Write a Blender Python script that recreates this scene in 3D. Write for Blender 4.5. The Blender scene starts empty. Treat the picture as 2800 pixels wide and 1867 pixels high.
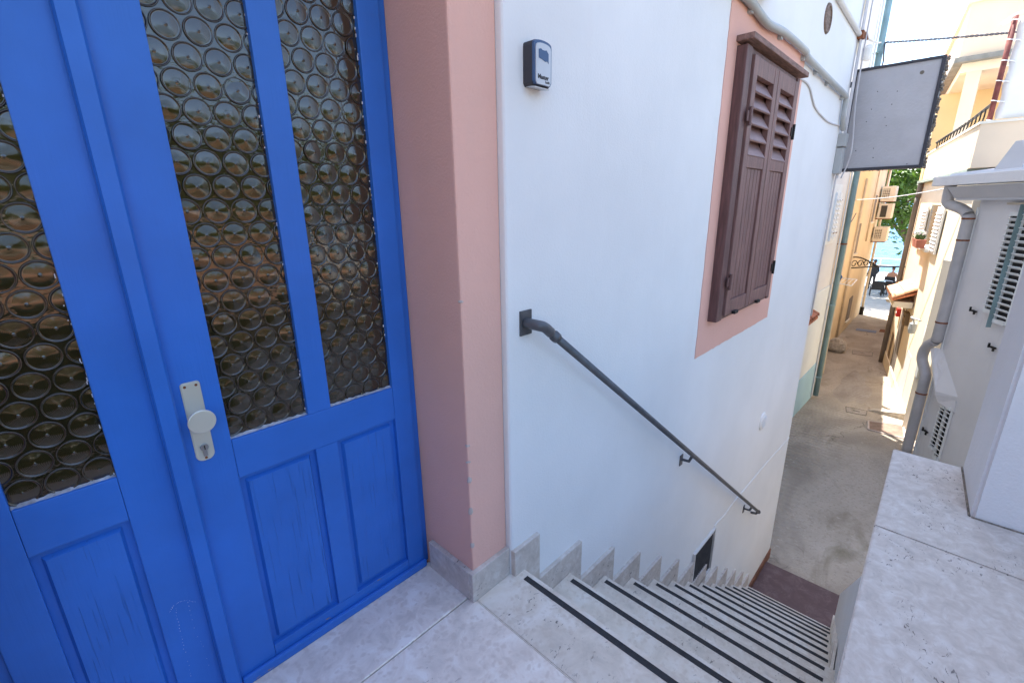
import bpy, bmesh, math, random
from mathutils import Matrix, Vector
R = math.radians
random.seed(7)
sc = bpy.context.scene
COL = sc.collection

# ------------------------------------------------------------------ camera
cam_d = bpy.data.cameras.new('camera'); cam = bpy.data.objects.new('camera', cam_d); COL.objects.link(cam)
YAW, PIT, ROL = R(46.00147), R(16.4732), R(0.85073)
f0 = Vector((math.sin(YAW), math.cos(YAW), 0)); r0 = Vector((math.cos(YAW), -math.sin(YAW), 0))
fw = f0 * math.cos(PIT) - Vector((0, 0, 1)) * math.sin(PIT)
dn = fw.cross(r0)
rt = r0 * math.cos(ROL) + dn * math.sin(ROL)
dd = -r0 * math.sin(ROL) + dn * math.cos(ROL)
up, bk = -dd, -fw
cam.matrix_world = Matrix(((rt.x, up.x, bk.x, 0), (rt.y, up.y, bk.y, 0), (rt.z, up.z, bk.z, 1.32), (0, 0, 0, 1)))
cam_d.sensor_width = 36; cam_d.lens = 16.1356; cam_d.clip_start = 0.02; cam_d.clip_end = 6000
sc.camera = cam

# ------------------------------------------------------------------ sky, sun, exposure
SUN_AZ, SUN_EL = R(50), R(67)          # azimuth measured from +X towards +Y
w = bpy.data.worlds.new('World'); sc.world = w; w.use_nodes = True
nt = w.node_tree; nt.nodes.clear()
sky = nt.nodes.new('ShaderNodeTexSky'); sky.sky_type = 'NISHITA'; sky.sun_disc = False
sky.sun_elevation = SUN_EL; sky.sun_rotation = R(90) - SUN_AZ
sky.air_density = 1.0; sky.dust_density = .7; sky.ozone_density = .6
bg = nt.nodes.new('ShaderNodeBackground'); bg.inputs[1].default_value = 0.15
wo = nt.nodes.new('ShaderNodeOutputWorld')
nt.links.new(sky.outputs[0], bg.inputs[0]); nt.links.new(bg.outputs[0], wo.inputs[0])
sd = bpy.data.lights.new('sun', 'SUN'); sd.energy = 4.2; sd.angle = R(0.53); sd.color = (1.0, 0.95, 0.87)
sun = bpy.data.objects.new('sun', sd); COL.objects.link(sun)
S = Vector((math.cos(SUN_EL) * math.cos(SUN_AZ), math.cos(SUN_EL) * math.sin(SUN_AZ), math.sin(SUN_EL)))
sun.rotation_euler = S.to_track_quat('Z', 'Y').to_euler(); sun.location = S * 30
sc.view_settings.view_transform = 'Standard'; sc.view_settings.look = 'None'
sc.view_settings.exposure = 2.0; sc.view_settings.gamma = 1.0
sc.view_settings.use_curve_mapping = False

# ------------------------------------------------------------------ materials
def nodes(name):
    m = bpy.data.materials.new(name); m.use_nodes = True
    t = m.node_tree; t.nodes.clear()
    o = t.nodes.new('ShaderNodeOutputMaterial'); b = t.nodes.new('ShaderNodeBsdfPrincipled')
    t.links.new(b.outputs[0], o.inputs[0])
    return m, t, b
def N(t, typ, **kw):
    n = t.nodes.new(typ)
    for k, v in kw.items():
        if k in n.inputs: n.inputs[k].default_value = v
        else: setattr(n, k, v)
    return n
def coords(t, stretch=(1, 1, 1), rnd=False):
    tc = N(t, 'ShaderNodeTexCoord'); mp = N(t, 'ShaderNodeMapping'); mp.inputs['Scale'].default_value = stretch
    t.links.new(tc.outputs['Object'], mp.inputs['Vector'])
    if rnd:
        oi = N(t, 'ShaderNodeObjectInfo'); ml = N(t, 'ShaderNodeMath', operation='MULTIPLY'); ml.inputs[1].default_value = 40
        t.links.new(oi.outputs['Random'], ml.inputs[0]); t.links.new(ml.outputs[0], mp.inputs['Location'])
    return mp.outputs[0]
def noise(t, vec, scale, detail=4, rough=.55, dist=0):
    n = N(t, 'ShaderNodeTexNoise', Scale=scale, Detail=detail, Roughness=rough, Distortion=dist); t.links.new(vec, n.inputs['Vector']); return n.outputs[0]
def ramp(t, fac, stops):
    r = N(t, 'ShaderNodeValToRGB'); e = r.color_ramp.elements
    while len(e) < len(stops): e.new(.5)
    for i, (p, c) in enumerate(stops):
        e[i].position = p; e[i].color = (*c, 1) if len(c) == 3 else c
    t.links.new(fac, r.inputs[0]); return r.outputs[0]
def bw(t, fac, a, b):
    return ramp(t, fac, [(a, (0, 0, 0)), (b, (1, 1, 1))])
def mix(t, fac, a, b):
    m = N(t, 'ShaderNodeMix', data_type='RGBA')
    if isinstance(fac, (int, float)): m.inputs[0].default_value = fac
    else: t.links.new(fac, m.inputs[0])
    for i, v in ((6, a), (7, b)):
        if isinstance(v, tuple): m.inputs[i].default_value = (*v, 1)
        else: t.links.new(v, m.inputs[i])
    return m.outputs[2]
def bump(t, b, h, strength, dist=.01):
    n = N(t, 'ShaderNodeBump', Strength=strength, Distance=dist); t.links.new(h, n.inputs['Height'])
    t.links.new(n.outputs[0], b.inputs['Normal']); return n
def dk(c, k): return tuple(x * k for x in c)

def plain(name, c, rough=.6, metallic=0, var=.12, scale=6, bmp=.15, bscale=60, spec=.4, stretch=(1, 1, 1), rnd=False):
    m, t, b = nodes(name); v = coords(t, stretch, rnd)
    t.links.new(ramp(t, noise(t, v, scale), [(.3, dk(c, 1 - var)), (.7, dk(c, 1 + var))]), b.inputs['Base Color'])
    b.inputs['Roughness'].default_value = rough; b.inputs['Metallic'].default_value = metallic
    b.inputs['Specular IOR Level'].default_value = spec
    if bmp: bump(t, b, noise(t, v, bscale, 3), bmp, .004)
    return m
def plaster(name, c, stain=None, stain_amt=.25, relief=.35, fine=140):
    m, t, b = nodes(name); v = coords(t)
    base = ramp(t, noise(t, v, 1.3, 5), [(.3, dk(c, .93)), (.7, dk(c, 1.03))])
    if stain:
        vs = coords(t, (2.2, 2.2, .35))
        base = mix(t, bw(t, noise(t, vs, 1.6, 6, .62), .60, .60 + stain_amt), base, stain)
    t.links.new(base, b.inputs['Base Color']); b.inputs['Roughness'].default_value = .9
    b.inputs['Specular IOR Level'].default_value = .2
    mm = N(t, 'ShaderNodeMath', operation='ADD')
    lo = N(t, 'ShaderNodeMath', operation='MULTIPLY'); lo.inputs[1].default_value = 3.0; t.links.new(noise(t, coords(t, (1, 1, .6)), 4, 4, .6), lo.inputs[0])
    t.links.new(noise(t, v, fine, 3), mm.inputs[0]); t.links.new(lo.outputs[0], mm.inputs[1])
    bump(t, b, mm.outputs[0], relief, .004)
    return m
def stone(name, c, clast, vein, pit=(.11, .09, .08), scale=1.0, rough=.5, clast_amt=.5, pits=.66, fine=1.0):
    m, t, b = nodes(name); v = coords(t, rnd=True)
    col = ramp(t, noise(t, v, 9 * scale * fine, 8, .66, .6), [(.30, dk(c, .82)), (.48, c), (.66, vein)])
    vo = N(t, 'ShaderNodeTexVoronoi', Scale=46 * scale); dn_ = N(t, 'ShaderNodeTexNoise', Scale=22 * scale, Detail=4); t.links.new(v, dn_.inputs['Vector']); da = N(t, 'ShaderNodeVectorMath', operation='MULTIPLY_ADD'); da.inputs[1].default_value = (.05, .05, .05); t.links.new(dn_.outputs['Color'], da.inputs[0]); t.links.new(v, da.inputs[2]); t.links.new(da.outputs[0], vo.inputs['Vector'])
    vd = N(t, 'ShaderNodeMath', operation='ADD'); t.links.new(vo.outputs['Distance'], vd.inputs[0])
    ns = N(t, 'ShaderNodeMath', operation='MULTIPLY'); ns.inputs[1].default_value = 1.1
    t.links.new(noise(t, v, 14 * scale, 5), ns.inputs[0]); t.links.new(ns.outputs[0], vd.inputs[1])
    cl = ramp(t, vd.outputs[0], [(.74, (clast_amt,) * 3), (.98, (0, 0, 0))])
    col = mix(t, cl, col, clast)
    vp = coords(t, (.8, 1.5, 1), True); pn = noise(t, vp, 42 * scale, 7, .62, 1.6)
    gate = noise(t, vp, 5 * scale, 2)
    pm = N(t, 'ShaderNodeMath', operation='MULTIPLY'); t.links.new(bw(t, pn, pits + .005, pits + .035), pm.inputs[0]); t.links.new(bw(t, gate, .47, .60), pm.inputs[1])
    col = mix(t, pm.outputs[0], col, pit)
    t.links.new(col, b.inputs['Base Color']); b.inputs['Roughness'].default_value = rough
    hb = N(t, 'ShaderNodeMath', operation='SUBTRACT'); t.links.new(noise(t, v, 60, 4), hb.inputs[0]); t.links.new(pm.outputs[0], hb.inputs[1])
    bump(t, b, hb.outputs[0], .3, .003)
    return m
def paint_wood(name, c, chip=(.34, .22, .11), chip_lo=.80, crack=0., grain=.35, axis='z', rough=.42):
    m, t, b = nodes(name)
    st = {'z': (30, 30, 1.2), 'x': (1.2, 30, 30)}[axis]
    v = coords(t); vg = coords(t, st, True)
    col = ramp(t, noise(t, v, 5, 5), [(.3, dk(c, .90)), (.7, dk(c, 1.08))])
    g = noise(t, vg, 4.0, 5, .6)
    ch = bw(t, noise(t, coords(t, {'z': (7, 7, 2.0), 'x': (2.0, 7, 7)}[axis], True), 5, 6, .7), chip_lo, chip_lo + .02)
    col = mix(t, ch, col, chip)
    h = g
    if crack:
        cr = bw(t, noise(t, coords(t, (110, 110, 2.2), True), 2.3, 3, .5, .2), .64, .67)
        cm = N(t, 'ShaderNodeMath', operation='MULTIPLY'); cm.inputs[1].default_value = crack
        t.links.new(cr, cm.inputs[0])
        col = mix(t, cm.outputs[0], col, dk(c, .22))
        hs = N(t, 'ShaderNodeMath', operation='SUBTRACT'); t.links.new(g, hs.inputs[0]); t.links.new(cr, hs.inputs[1]); h = hs.outputs[0]
    t.links.new(col, b.inputs['Base Color']); b.inputs['Roughness'].default_value = rough
    b.inputs['Specular IOR Level'].default_value = .45
    bump(t, b, h, grain, .002)
    return m
def concrete(name, c, dark, light, scale=1.0):
    m, t, b = nodes(name); v = coords(t)
    lane = noise(t, coords(t, (.55, 1.0, 1)), .9 * scale, 5, .5, 1.2)
    col = ramp(t, lane, [(.36, dark), (.48, c), (.60, light)])
    col = mix(t, bw(t, noise(t, coords(t, (.9, 1.5, 1)), 2.4, 8, .68, .6), .56, .80), col, dk(dark, .9))
    col = mix(t, bw(t, noise(t, coords(t, (.55, 1.5, 1)), 1.1, 6, .65, .5), .60, .76), col, (.22, .19, .12))
    col = mix(t, bw(t, noise(t, v, 22, 7, .72), .52, .70), col, dk(c, .74))
    col = mix(t, bw(t, noise(t, v, 13, 8, .75, .4), .58, .68), col, dk(light, 1.1))
    vo = N(t, 'ShaderNodeTexVoronoi', feature='DISTANCE_TO_EDGE', Scale=.40)
    wv = N(t, 'ShaderNodeVectorMath', operation='ADD'); nz = N(t, 'ShaderNodeTexNoise', Scale=1.9, Detail=6); t.links.new(v, nz.inputs['Vector'])
    t.links.new(v, wv.inputs[0]); t.links.new(nz.outputs['Color'], wv.inputs[1]); t.links.new(wv.outputs[0], vo.inputs['Vector'])
    cr = ramp(t, vo.outputs[0], [(.0, (1, 1, 1)), (.006, (0, 0, 0))])
    cm = N(t, 'ShaderNodeMath', operation='MULTIPLY'); t.links.new(cr, cm.inputs[0]); t.links.new(bw(t, noise(t, v, .8, 3), .50, .60), cm.inputs[1])
    col = mix(t, cm.outputs[0], col, (.11, .09, .07))
    t.links.new(col, b.inputs['Base Color']); b.inputs['Roughness'].default_value = .88
    b.inputs['Specular IOR Level'].default_value = .25
    # raked, ridged finish close to the left wall, fading into trowelled cement
    w2 = N(t, 'ShaderNodeTexWave', Scale=2.4, Distortion=3.0, Detail=3); w2.inputs['Detail Scale'].default_value = 1.2
    t.links.new(coords(t, (1, .55, 1)), w2.inputs['Vector'])
    sx = N(t, 'ShaderNodeSeparateXYZ'); t.links.new(v, sx.inputs[0])
    ja = N(t, 'ShaderNodeMath', operation='MULTIPLY_ADD'); ja.inputs[1].default_value = 1.4; t.links.new(noise(t, v, 1.2, 4), ja.inputs[0]); t.links.new(sx.outputs['Y'], ja.inputs[2])
    gate = ramp(t, ja.outputs[0], [(.0, (.12, .12, .12)), (1.0, (1, 1, 1))])
    gm = N(t, 'ShaderNodeMapRange'); gm.inputs[1].default_value = 1.35; gm.inputs[2].default_value = 2.0; t.links.new(ja.outputs[0], gm.inputs[0])
    hm = N(t, 'ShaderNodeMath', operation='MULTIPLY'); t.links.new(w2.outputs['Fac'], hm.inputs[0]); t.links.new(gm.outputs[0], hm.inputs[1])
    ha = N(t, 'ShaderNodeMath', operation='ADD'); t.links.new(hm.outputs[0], ha.inputs[0]); t.links.new(noise(t, v, 14, 7, .68), ha.inputs[1])
    bump(t, b, ha.outputs[0], .8, .045)
    return m

MAT = {}
def build_materials():
    A = MAT
    A['white'] = plaster('white_render', (.795, .805, .80), (.74, .73, .72), .40, .28)
    A['white_side'] = plaster('white_render_rough', (.74, .73, .73), (.58, .56, .53), .35, .6, 90)
    A['pink'] = plaster('pink_render', (.77, .455, .37), (.68, .445, .37), .3, .45)
    A['scuff'] = plain('bare_filler', (.50, .42, .38), .9)
    A['stone'] = stone('limestone', (.73, .645, .565), (.60, .51, .435), (.82, .765, .70), clast_amt=.6, fine=1.6)
    A['stone_lt'] = stone('pale_limestone', (.54, .48, .425), (.48, .415, .36), (.63, .585, .54), scale=.9, pits=.60, clast_amt=.4, fine=2.6)
    A['stone_tread'] = stone('tread_limestone', (.63, .56, .47), (.53, .45, .365), (.72, .67, .60), clast_amt=.5, pits=.62)
    A['grout'] = plain('grout', (.55, .52, .49), .9)
    A['strip'] = plain('antislip_strip', (.028, .029, .033), .75, var=.25, scale=60, bmp=.5, bscale=700)
    BL = (.026, .148, .54)
    A['blue'] = paint_wood('blue_paint', BL)
    A['blue_h'] = paint_wood('blue_paint_rail', BL, axis='x')
    A['blue_panel'] = paint_wood('blue_paint_cracked', BL, crack=.20, grain=.6)
    A['blue_bottom'] = paint_wood('blue_paint_worn', BL, chip_lo=.655, axis='x', grain=.7)
    A['putty'] = plain('old_putty', (.40, .40, .44), .7, var=.45, scale=40, bmp=.8, bscale=120)
    A['alu'] = plain('champagne_aluminium', (.70, .68, .59), .38, .55, var=.04, bmp=.05, bscale=500)
    A['steel'] = plain('cylinder_steel', (.42, .43, .45), .3, .9, var=.1, bmp=0)
    A['black'] = plain('black_plastic', (.018, .018, .02), .5, bmp=.2, bscale=500)
    A['boxgrey'] = plain('dark_grey_rubber', (.05, .048, .055), .65, bmp=.5, bscale=700)
    A['boxblue'] = plain('blue_grey_plastic', (.055, .11, .22), .4, bmp=0)
    A['boxsilver'] = plain('silver_paint', (.55, .57, .60), .32, .55, var=.03, bmp=.03)
    A['rail'] = plain('grey_railing_paint', (.10, .105, .115), .42, .35, var=.2, scale=20, bmp=.2, bscale=90)
    A['wood'] = plain('brown_shutter_paint', (.19, .100, .090), .55, var=.28, scale=7, stretch=(9, 9, 1), bmp=.4, bscale=30)
    A['wood_d'] = plain('dark_shutter_paint', (.125, .062, .058), .55, var=.3, scale=7, stretch=(9, 9, 1), bmp=.4, bscale=30)
    A['wood_slat'] = plain('brown_slat_paint', (.26, .165, .16), .5, var=.2, scale=5, stretch=(1, 9, 9), bmp=.3, bscale=30)
    A['lintel'] = plain('weathered_board', (.19, .135, .105), .8, var=.45, scale=12, stretch=(1, 6, 6), bmp=.6, bscale=40)
    A['wood_w'] = plain('weathered_brown_board', (.21, .125, .105), .75, var=.4, scale=12, stretch=(1, 6, 6), bmp=.6, bscale=40)
    A['panel_grey'] = plain('grey_mesh', (.16, .165, .18), .6, var=.2, scale=30)
    A['iron'] = plain('black_iron', (.02, .018, .017), .6, .4)
    A['rust'] = plain('rust', (.22, .075, .03), .85, var=.4, scale=30)
    A['redpole'] = plain('red_oxide_pole', (.20, .055, .045), .7, var=.35, scale=12)
    A['pvc'] = plain('grey_pvc', (.40, .42, .42), .5, var=.06)
    A['pvc_lt'] = plain('pale_pvc', (.66, .65, .63), .5, var=.06)
    A['pipe_grey'] = plain('grey_zinc_pipe', (.46, .44, .44), .55, .1, var=.12, scale=4)
    A['pipe_dark'] = plain('dark_zinc_pipe', (.17, .145, .125), .6, .1, var=.25, scale=3)
    A['pipe_green'] = plain('green_grey_pipe', (.20, .30, .32), .6, .05, var=.2, scale=2.5)
    A['pipe_cream'] = plain('cream_pipe', (.62, .53, .40), .6, var=.12)
    A['cable'] = plain('pale_cable', (.58, .57, .58), .6)
    A['cable_d'] = plain('dark_cable', (.10, .10, .12), .6)
    A['signface'] = plain('sign_back_panel', (.46, .455, .47), .6, var=.10, scale=3, bmp=1.0, bscale=45)
    A['signframe'] = plain('sign_frame', (.045, .045, .055), .5, bmp=.5)
    A['signdirt'] = plain('sign_dirt', (.20, .175, .145), .95, var=.5, scale=40, bmp=1., bscale=80)
    A['red_floor'] = stone('oxide_red_floor', (.105, .055, .055), (.085, .045, .045), (.15, .095, .095), pit=(.22, .20, .20), scale=.9, rough=.6)
    A['red_skirt'] = plain('oxide_red_skirting', (.17, .075, .045), .7, var=.3)
    A['ground'] = concrete('alley_concrete', (.43, .37, .305), (.35, .30, .245), (.50, .435, .365))
    A['patch'] = concrete('smooth_patch', (.38, .33, .285), (.33, .285, .24), (.43, .38, .33), 2)
    A['paving'] = plain('plaza_paving', (.42, .40, .37), .85, var=.15, scale=3, bmp=.3)
    A['cover'] = plain('rusty_drain_cover', (.20, .135, .105), .8, var=.3, scale=9, bmp=.5, bscale=40)
    A['L1w'] = plaster('chalky_white', (.78, .74, .70), (.60, .50, .42), .28, .4)
    A['L1c'] = plaster('cream_render', (.77, .79, .77), (.66, .62, .55), .3, .4)
    A['L1b'] = plaster('blue_plinth', (.40, .60, .70), (.50, .64, .70), .3, .4)
    A['ochre'] = plaster('ochre_render', (.78, .65, .46), (.66, .51, .33), .25, .4)
    A['yellow'] = plaster('yellow_render', (.82, .71, .54), (.76, .64, .48), .3, .4)
    A['peach'] = plaster('peach_render', (.80, .64, .47), (.70, .58, .46), .3, .3)
    A['cream'] = plaster('pale_render', (.80, .74, .63), (.70, .62, .52), .3, .3)
    A['ochre_in'] = plaster('loggia_ochre', (.77, .57, .30), None)
    A['grey_house'] = plaster('grey_white_render', (.78, .75, .74), (.56, .51, .50), .35, .5)
    A['grey_cap'] = plaster('grey_cement', (.58, .57, .58), (.36, .35, .36), .3, .5)
    A['slab_edge'] = plain('grey_slab_edge', (.22, .22, .20), .8, var=.2)
    A['white_paint'] = plain('white_shutter_paint', (.80, .80, .78), .45, var=.05)
    A['green_eave'] = plain('green_grey_gutter', (.30, .36, .31), .6, var=.15)
    A['tile'] = plain('terracotta', (.55, .20, .10), .85, var=.35, scale=9, bmp=.4, bscale=40)
    A['tile_old'] = plain('weathered_brown_tile', (.27, .125, .065), .85, var=.4, scale=4, bmp=.4, bscale=20)
    A['tile_lt'] = plain('sunburnt_terracotta', (.66, .34, .20), .85, var=.3, scale=9, bmp=.4, bscale=40)
    A['mail'] = plain('brown_letterbox', (.17, .115, .06), .5, bmp=.2)
    A['red'] = plain('red_plastic', (.50, .02, .02), .4, bmp=0)
    A['tarp'] = plain('white_canvas', (.84, .82, .78), .85, var=.04, scale=3, bmp=.3, bscale=14)
    A['ac'] = plain('ac_cream', (.78, .73, .62), .5, var=.05)
    A['ac_d'] = plain('ac_dark_grille', (.06, .06, .055), .6)
    A['blue_cloth'] = plain('blue_cloth', (.03, .10, .26), .9)
    A['mat_b'] = plain('blue_grey_doormat', (.22, .26, .36), .95, var=.2, scale=40)
    A['mat_r'] = plain('brown_doormat', (.22, .085, .035), .95, var=.25, scale=40)
    A['rubble'] = plain('rubble_stone', (.40, .36, .31), .9, var=.3, scale=14, bmp=.8, bscale=20)
    A['rubble_warm'] = plain('ochre_rubble', (.46, .36, .22), .9, var=.4, scale=7, bmp=.8, bscale=14)
    A['leaf_f'] = plain('geranium_leaf', (.055, .10, .025), .7, var=.5, scale=18, bmp=1., bscale=60)
    A['flower'] = plain('white_flower', (.85, .80, .80), .7)
    A['flower_r'] = plain('red_flower', (.65, .06, .09), .7)
    A['pot'] = plain('terracotta_pot', (.42, .15, .10), .8)
    A['bark'] = plain('bark', (.12, .095, .07), .9, var=.35, scale=12, stretch=(1, 1, .2), bmp=.8, bscale=20)
    A['wicker'] = plain('black_wicker', (.02, .02, .022), .7, var=.3, scale=60, bmp=.6, bscale=120)
    A['tabletop'] = plain('table_top', (.70, .72, .75), .35, bmp=0)
    A['skin'] = plain('skin', (.46, .23, .15), .6, var=.06, bmp=0)
    A['hair'] = plain('dark_hair', (.05, .03, .02), .6)
    A['cloth_d'] = plain('dark_clothes', (.035, .036, .045), .9)
    A['parasol'] = plain('red_parasol', (.42, .10, .07), .9)
    A['glass_win'] = plain('window_glass', (.03, .035, .04), .12, var=.1, bmp=0, spec=.6)
    # leaves
    for nm, c in (('leaf', (.055, .125, .022)), ('leaf2', (.13, .165, .030))):
        m, t, b = nodes(nm); oi = N(t, 'ShaderNodeNewGeometry')
        t.links.new(ramp(t, oi.outputs['Random Per Island'], [(0, dk(c, .55)), (.55, c), (1, (c[0] * 2.2, c[1] * 1.7, c[2] * 1.5))]), b.inputs['Base Color'])
        b.inputs['Roughness'].default_value = .55
        tr = N(t, 'ShaderNodeBsdfTranslucent'); tr.inputs[0].default_value = (c[0] * 2.6, c[1] * 2.2, c[2], 1)
        ms = N(t, 'ShaderNodeMixShader'); ms.inputs[0].default_value = .3
        out = [n for n in t.nodes if n.type == 'OUTPUT_MATERIAL'][0]
        t.links.new(b.outputs[0], ms.inputs[1]); t.links.new(tr.outputs[0], ms.inputs[2]); t.links.new(ms.outputs[0], out.inputs[0]); A[nm] = m
    # bottle-brown bullseye glass: dark room behind, fine spun rings in the surface
    m, t, b = nodes('bullseye_glass'); tc = N(t, 'ShaderNodeTexCoord')
    ln = N(t, 'ShaderNodeVectorMath', operation='LENGTH'); t.links.new(tc.outputs['Object'], ln.inputs[0])
    nz = noise(t, coords(t, (1, 1, 1), True), 60, 2)
    wob = N(t, 'ShaderNodeMath', operation='MULTIPLY_ADD'); wob.inputs[1].default_value = .003; t.links.new(nz, wob.inputs[0]); t.links.new(ln.outputs['Value'], wob.inputs[2])
    fr = N(t, 'ShaderNodeMath', operation='MULTIPLY'); fr.inputs[1].default_value = 2600; t.links.new(wob.outputs[0], fr.inputs[0])
    sn = N(t, 'ShaderNodeMath', operation='SINE'); t.links.new(fr.outputs[0], sn.inputs[0])
    ad = N(t, 'ShaderNodeMath', operation='MULTIPLY_ADD'); ad.inputs[1].default_value = 1.4; t.links.new(noise(t, coords(t, (1, 1, 1), True), 90, 2), ad.inputs[0]); t.links.new(sn.outputs[0], ad.inputs[2])
    bump(t, b, ad.outputs[0], .09, .0006)
    b.inputs['Base Color'].default_value = (.026, .018, .0070, 1); b.inputs['Roughness'].default_value = .06
    b.inputs['IOR'].default_value = 1.75; b.inputs['Specular IOR Level'].default_value = .55
    A['disc'] = m
    m, t, b = nodes('leaded_glass'); v = coords(t)
    bump(t, b, noise(t, v, 50, 3), .35, .003)
    b.inputs['Base Color'].default_value = (.022, .015, .0065, 1); b.inputs['Roughness'].default_value = .1
    b.inputs['IOR'].default_value = 1.7; b.inputs['Specular IOR Level'].default_value = .55
    A['pane'] = m
    # sea
    m, t, b = nodes('sea_water'); v = coords(t, (.35, 1, 1))
    b.inputs['Base Color'].default_value = (.028, .125, .25, 1); b.inputs['Roughness'].default_value = .3; b.inputs['Specular IOR Level'].default_value = .15
    ww = N(t, 'ShaderNodeMath', operation='ADD'); t.links.new(noise(t, v, .9, 6, .6), ww.inputs[0]); t.links.new(noise(t, v, .12, 3), ww.inputs[1])
    bump(t, b, ww.outputs[0], .7, .6); A['sea'] = m
build_materials()

# ------------------------------------------------------------------ mesh helpers
def BM(): return bmesh.new()
def box(bm, x0, x1, y0, y1, z0, z1, bev=0, seg=2):
    r = bmesh.ops.create_cube(bm, size=1)
    for v in r['verts']:
        v.co = Vector((x0 + (v.co.x + .5) * (x1 - x0), y0 + (v.co.y + .5) * (y1 - y0), z0 + (v.co.z + .5) * (z1 - z0)))
    if bev:
        es = list({e for v in r['verts'] for e in v.link_edges})
        bmesh.ops.bevel(bm, geom=es, offset=bev, segments=seg, affect='EDGES', profile=.6)
    return bm
def obox(bm, c, s, rot, bev=0):
    r = bmesh.ops.create_cube(bm, size=1)
    mt = Matrix.Translation(c) @ rot.to_4x4()
    for v in r['verts']: v.co = mt @ Vector((v.co.x * s[0], v.co.y * s[1], v.co.z * s[2]))
    if bev:
        es = list({e for v in r['verts'] for e in v.link_edges})
        bmesh.ops.bevel(bm, geom=es, offset=bev, segments=2, affect='EDGES')
    return bm
def poly(bm, bottom, top):
    """closed solid from two matching rings of points"""
    a = [bm.verts.new(p) for p in bottom]; b = [bm.verts.new(p) for p in top]; n = len(a)
    bm.faces.new(a[::-1]); bm.faces.new(b)
    for i in range(n): bm.faces.new((a[i], a[(i + 1) % n], b[(i + 1) % n], b[i]))
    bmesh.ops.recalc_face_normals(bm, faces=bm.faces[:])
    return bm
def prism(bm, pts, z0, z1): return poly(bm, [(x, y, z0) for x, y in pts], [(x, y, z1) for x, y in pts])
def tube(bm, pts, r, seg=10, cap=True):
    pts = [Vector(p) for p in pts]; rs = r if isinstance(r, (list, tuple)) else [r] * len(pts); rings = []
    prev = None
    for i, p in enumerate(pts):
        d = (pts[min(i + 1, len(pts) - 1)] - pts[max(i - 1, 0)]).normalized()
        if prev is None: n = d.orthogonal().normalized()
        else: n = (prev - d * prev.dot(d)).normalized()
        prev = n; bn = d.cross(n)
        rings.append([bm.verts.new(p + (n * math.cos(a) + bn * math.sin(a)) * rs[i]) for a in [2 * math.pi * k / seg for k in range(seg)]])
    for a, b in zip(rings, rings[1:]):
        for k in range(seg): bm.faces.new((a[k], a[(k + 1) % seg], b[(k + 1) % seg], b[k]))
    if cap: bm.faces.new(rings[0][::-1]); bm.faces.new(rings[-1])
    return bm
def smooth_path(pts, n=6):
    pts = [Vector(p) for p in pts]; out = []
    for i in range(len(pts) - 1):
        p0, p1, p2, p3 = pts[max(i - 1, 0)], pts[i], pts[i + 1], pts[min(i + 2, len(pts) - 1)]
        for k in range(n):
            t = k / n
            out.append(.5 * ((2 * p1) + (-p0 + p2) * t + (2 * p0 - 5 * p1 + 4 * p2 - p3) * t * t + (-p0 + 3 * p1 - 3 * p2 + p3) * t ** 3))
    out.append(pts[-1]); return out
def lathe(bm, prof, seg=24, axis=(0, 0, 1), at=(0, 0, 0), close=True):
    q = Vector((0, 0, 1)).rotation_difference(Vector(axis)).to_matrix(); rings = []
    for r, h in prof:
        if r < 1e-6: rings.append([bm.verts.new(Vector(at) + q @ Vector((0, 0, h)))])
        else: rings.append([bm.verts.new(Vector(at) + q @ Vector((r * math.cos(2 * math.pi * k / seg), r * math.sin(2 * math.pi * k / seg), h))) for k in range(seg)])
    for a, b in zip(rings, rings[1:]):
        for k in range(seg):
            if len(a) == 1: bm.faces.new((a[0], b[k], b[(k + 1) % seg]))
            elif len(b) == 1: bm.faces.new((a[k], a[(k + 1) % seg], b[0]))
            else: bm.faces.new((a[k], a[(k + 1) % seg], b[(k + 1) % seg], b[k]))
    bmesh.ops.recalc_face_normals(bm, faces=bm.faces[:])
    return bm
def link(o): COL.objects.link(o); return o
def basis(loc, rz): return Matrix.Translation(loc) @ Matrix.Rotation(rz, 4, 'Z')
BASIS = {}
def thing(name, label, cat, loc=(0, 0, 0), rz=0, group=None):
    o = link(bpy.data.objects.new(name, None)); o.location = loc; o.rotation_euler = (0, 0, rz); o.empty_display_size = .1
    o['label'] = label; o['category'] = cat
    if group: o['group'] = group
    BASIS[o] = basis(Vector(loc), rz); return o
def mesh(bm, name, mat, parent=None, local=False, smooth=False, label=None, stuff=False):
    """one mesh object; vertices in world space unless local (then in the parent's frame)"""
    me = bpy.data.meshes.new(name); bm.to_mesh(me); bm.free()
    if mat: me.materials.append(MAT[mat])
    if smooth:
        for p in me.polygons: p.use_smooth = True
    o = link(bpy.data.objects.new(name, me))
    if parent:
        o.parent = parent
        bs = BASIS.get(parent) or Matrix.Identity(4)
        if not local: o.matrix_parent_inverse = bs.inverted()
        BASIS[o] = bs if local else Matrix.Identity(4)
        if parent not in (None,) and local: BASIS[o] = bs
    if label: o['label'] = label
    if stuff: o['kind'] = 'stuff'
    return o
def tag(o, label, cat, group=None):
    o['label'] = label; o['category'] = cat
    if group: o['group'] = group
    return o
def struct(o): o['kind'] = 'structure'; return o
def mbox(name, mat, parent, *a, bev=0, local=False, **k): return mesh(box(BM(), *a, bev=bev), name, mat, parent, local, **k)
def sub(bm, name, mat, part, **k):
    """sub-part given in the same coordinates as the part (parts sit unmoved in their thing's frame)"""
    o = mesh(bm, name, mat, None, **k); o.parent = part; return o

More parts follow.
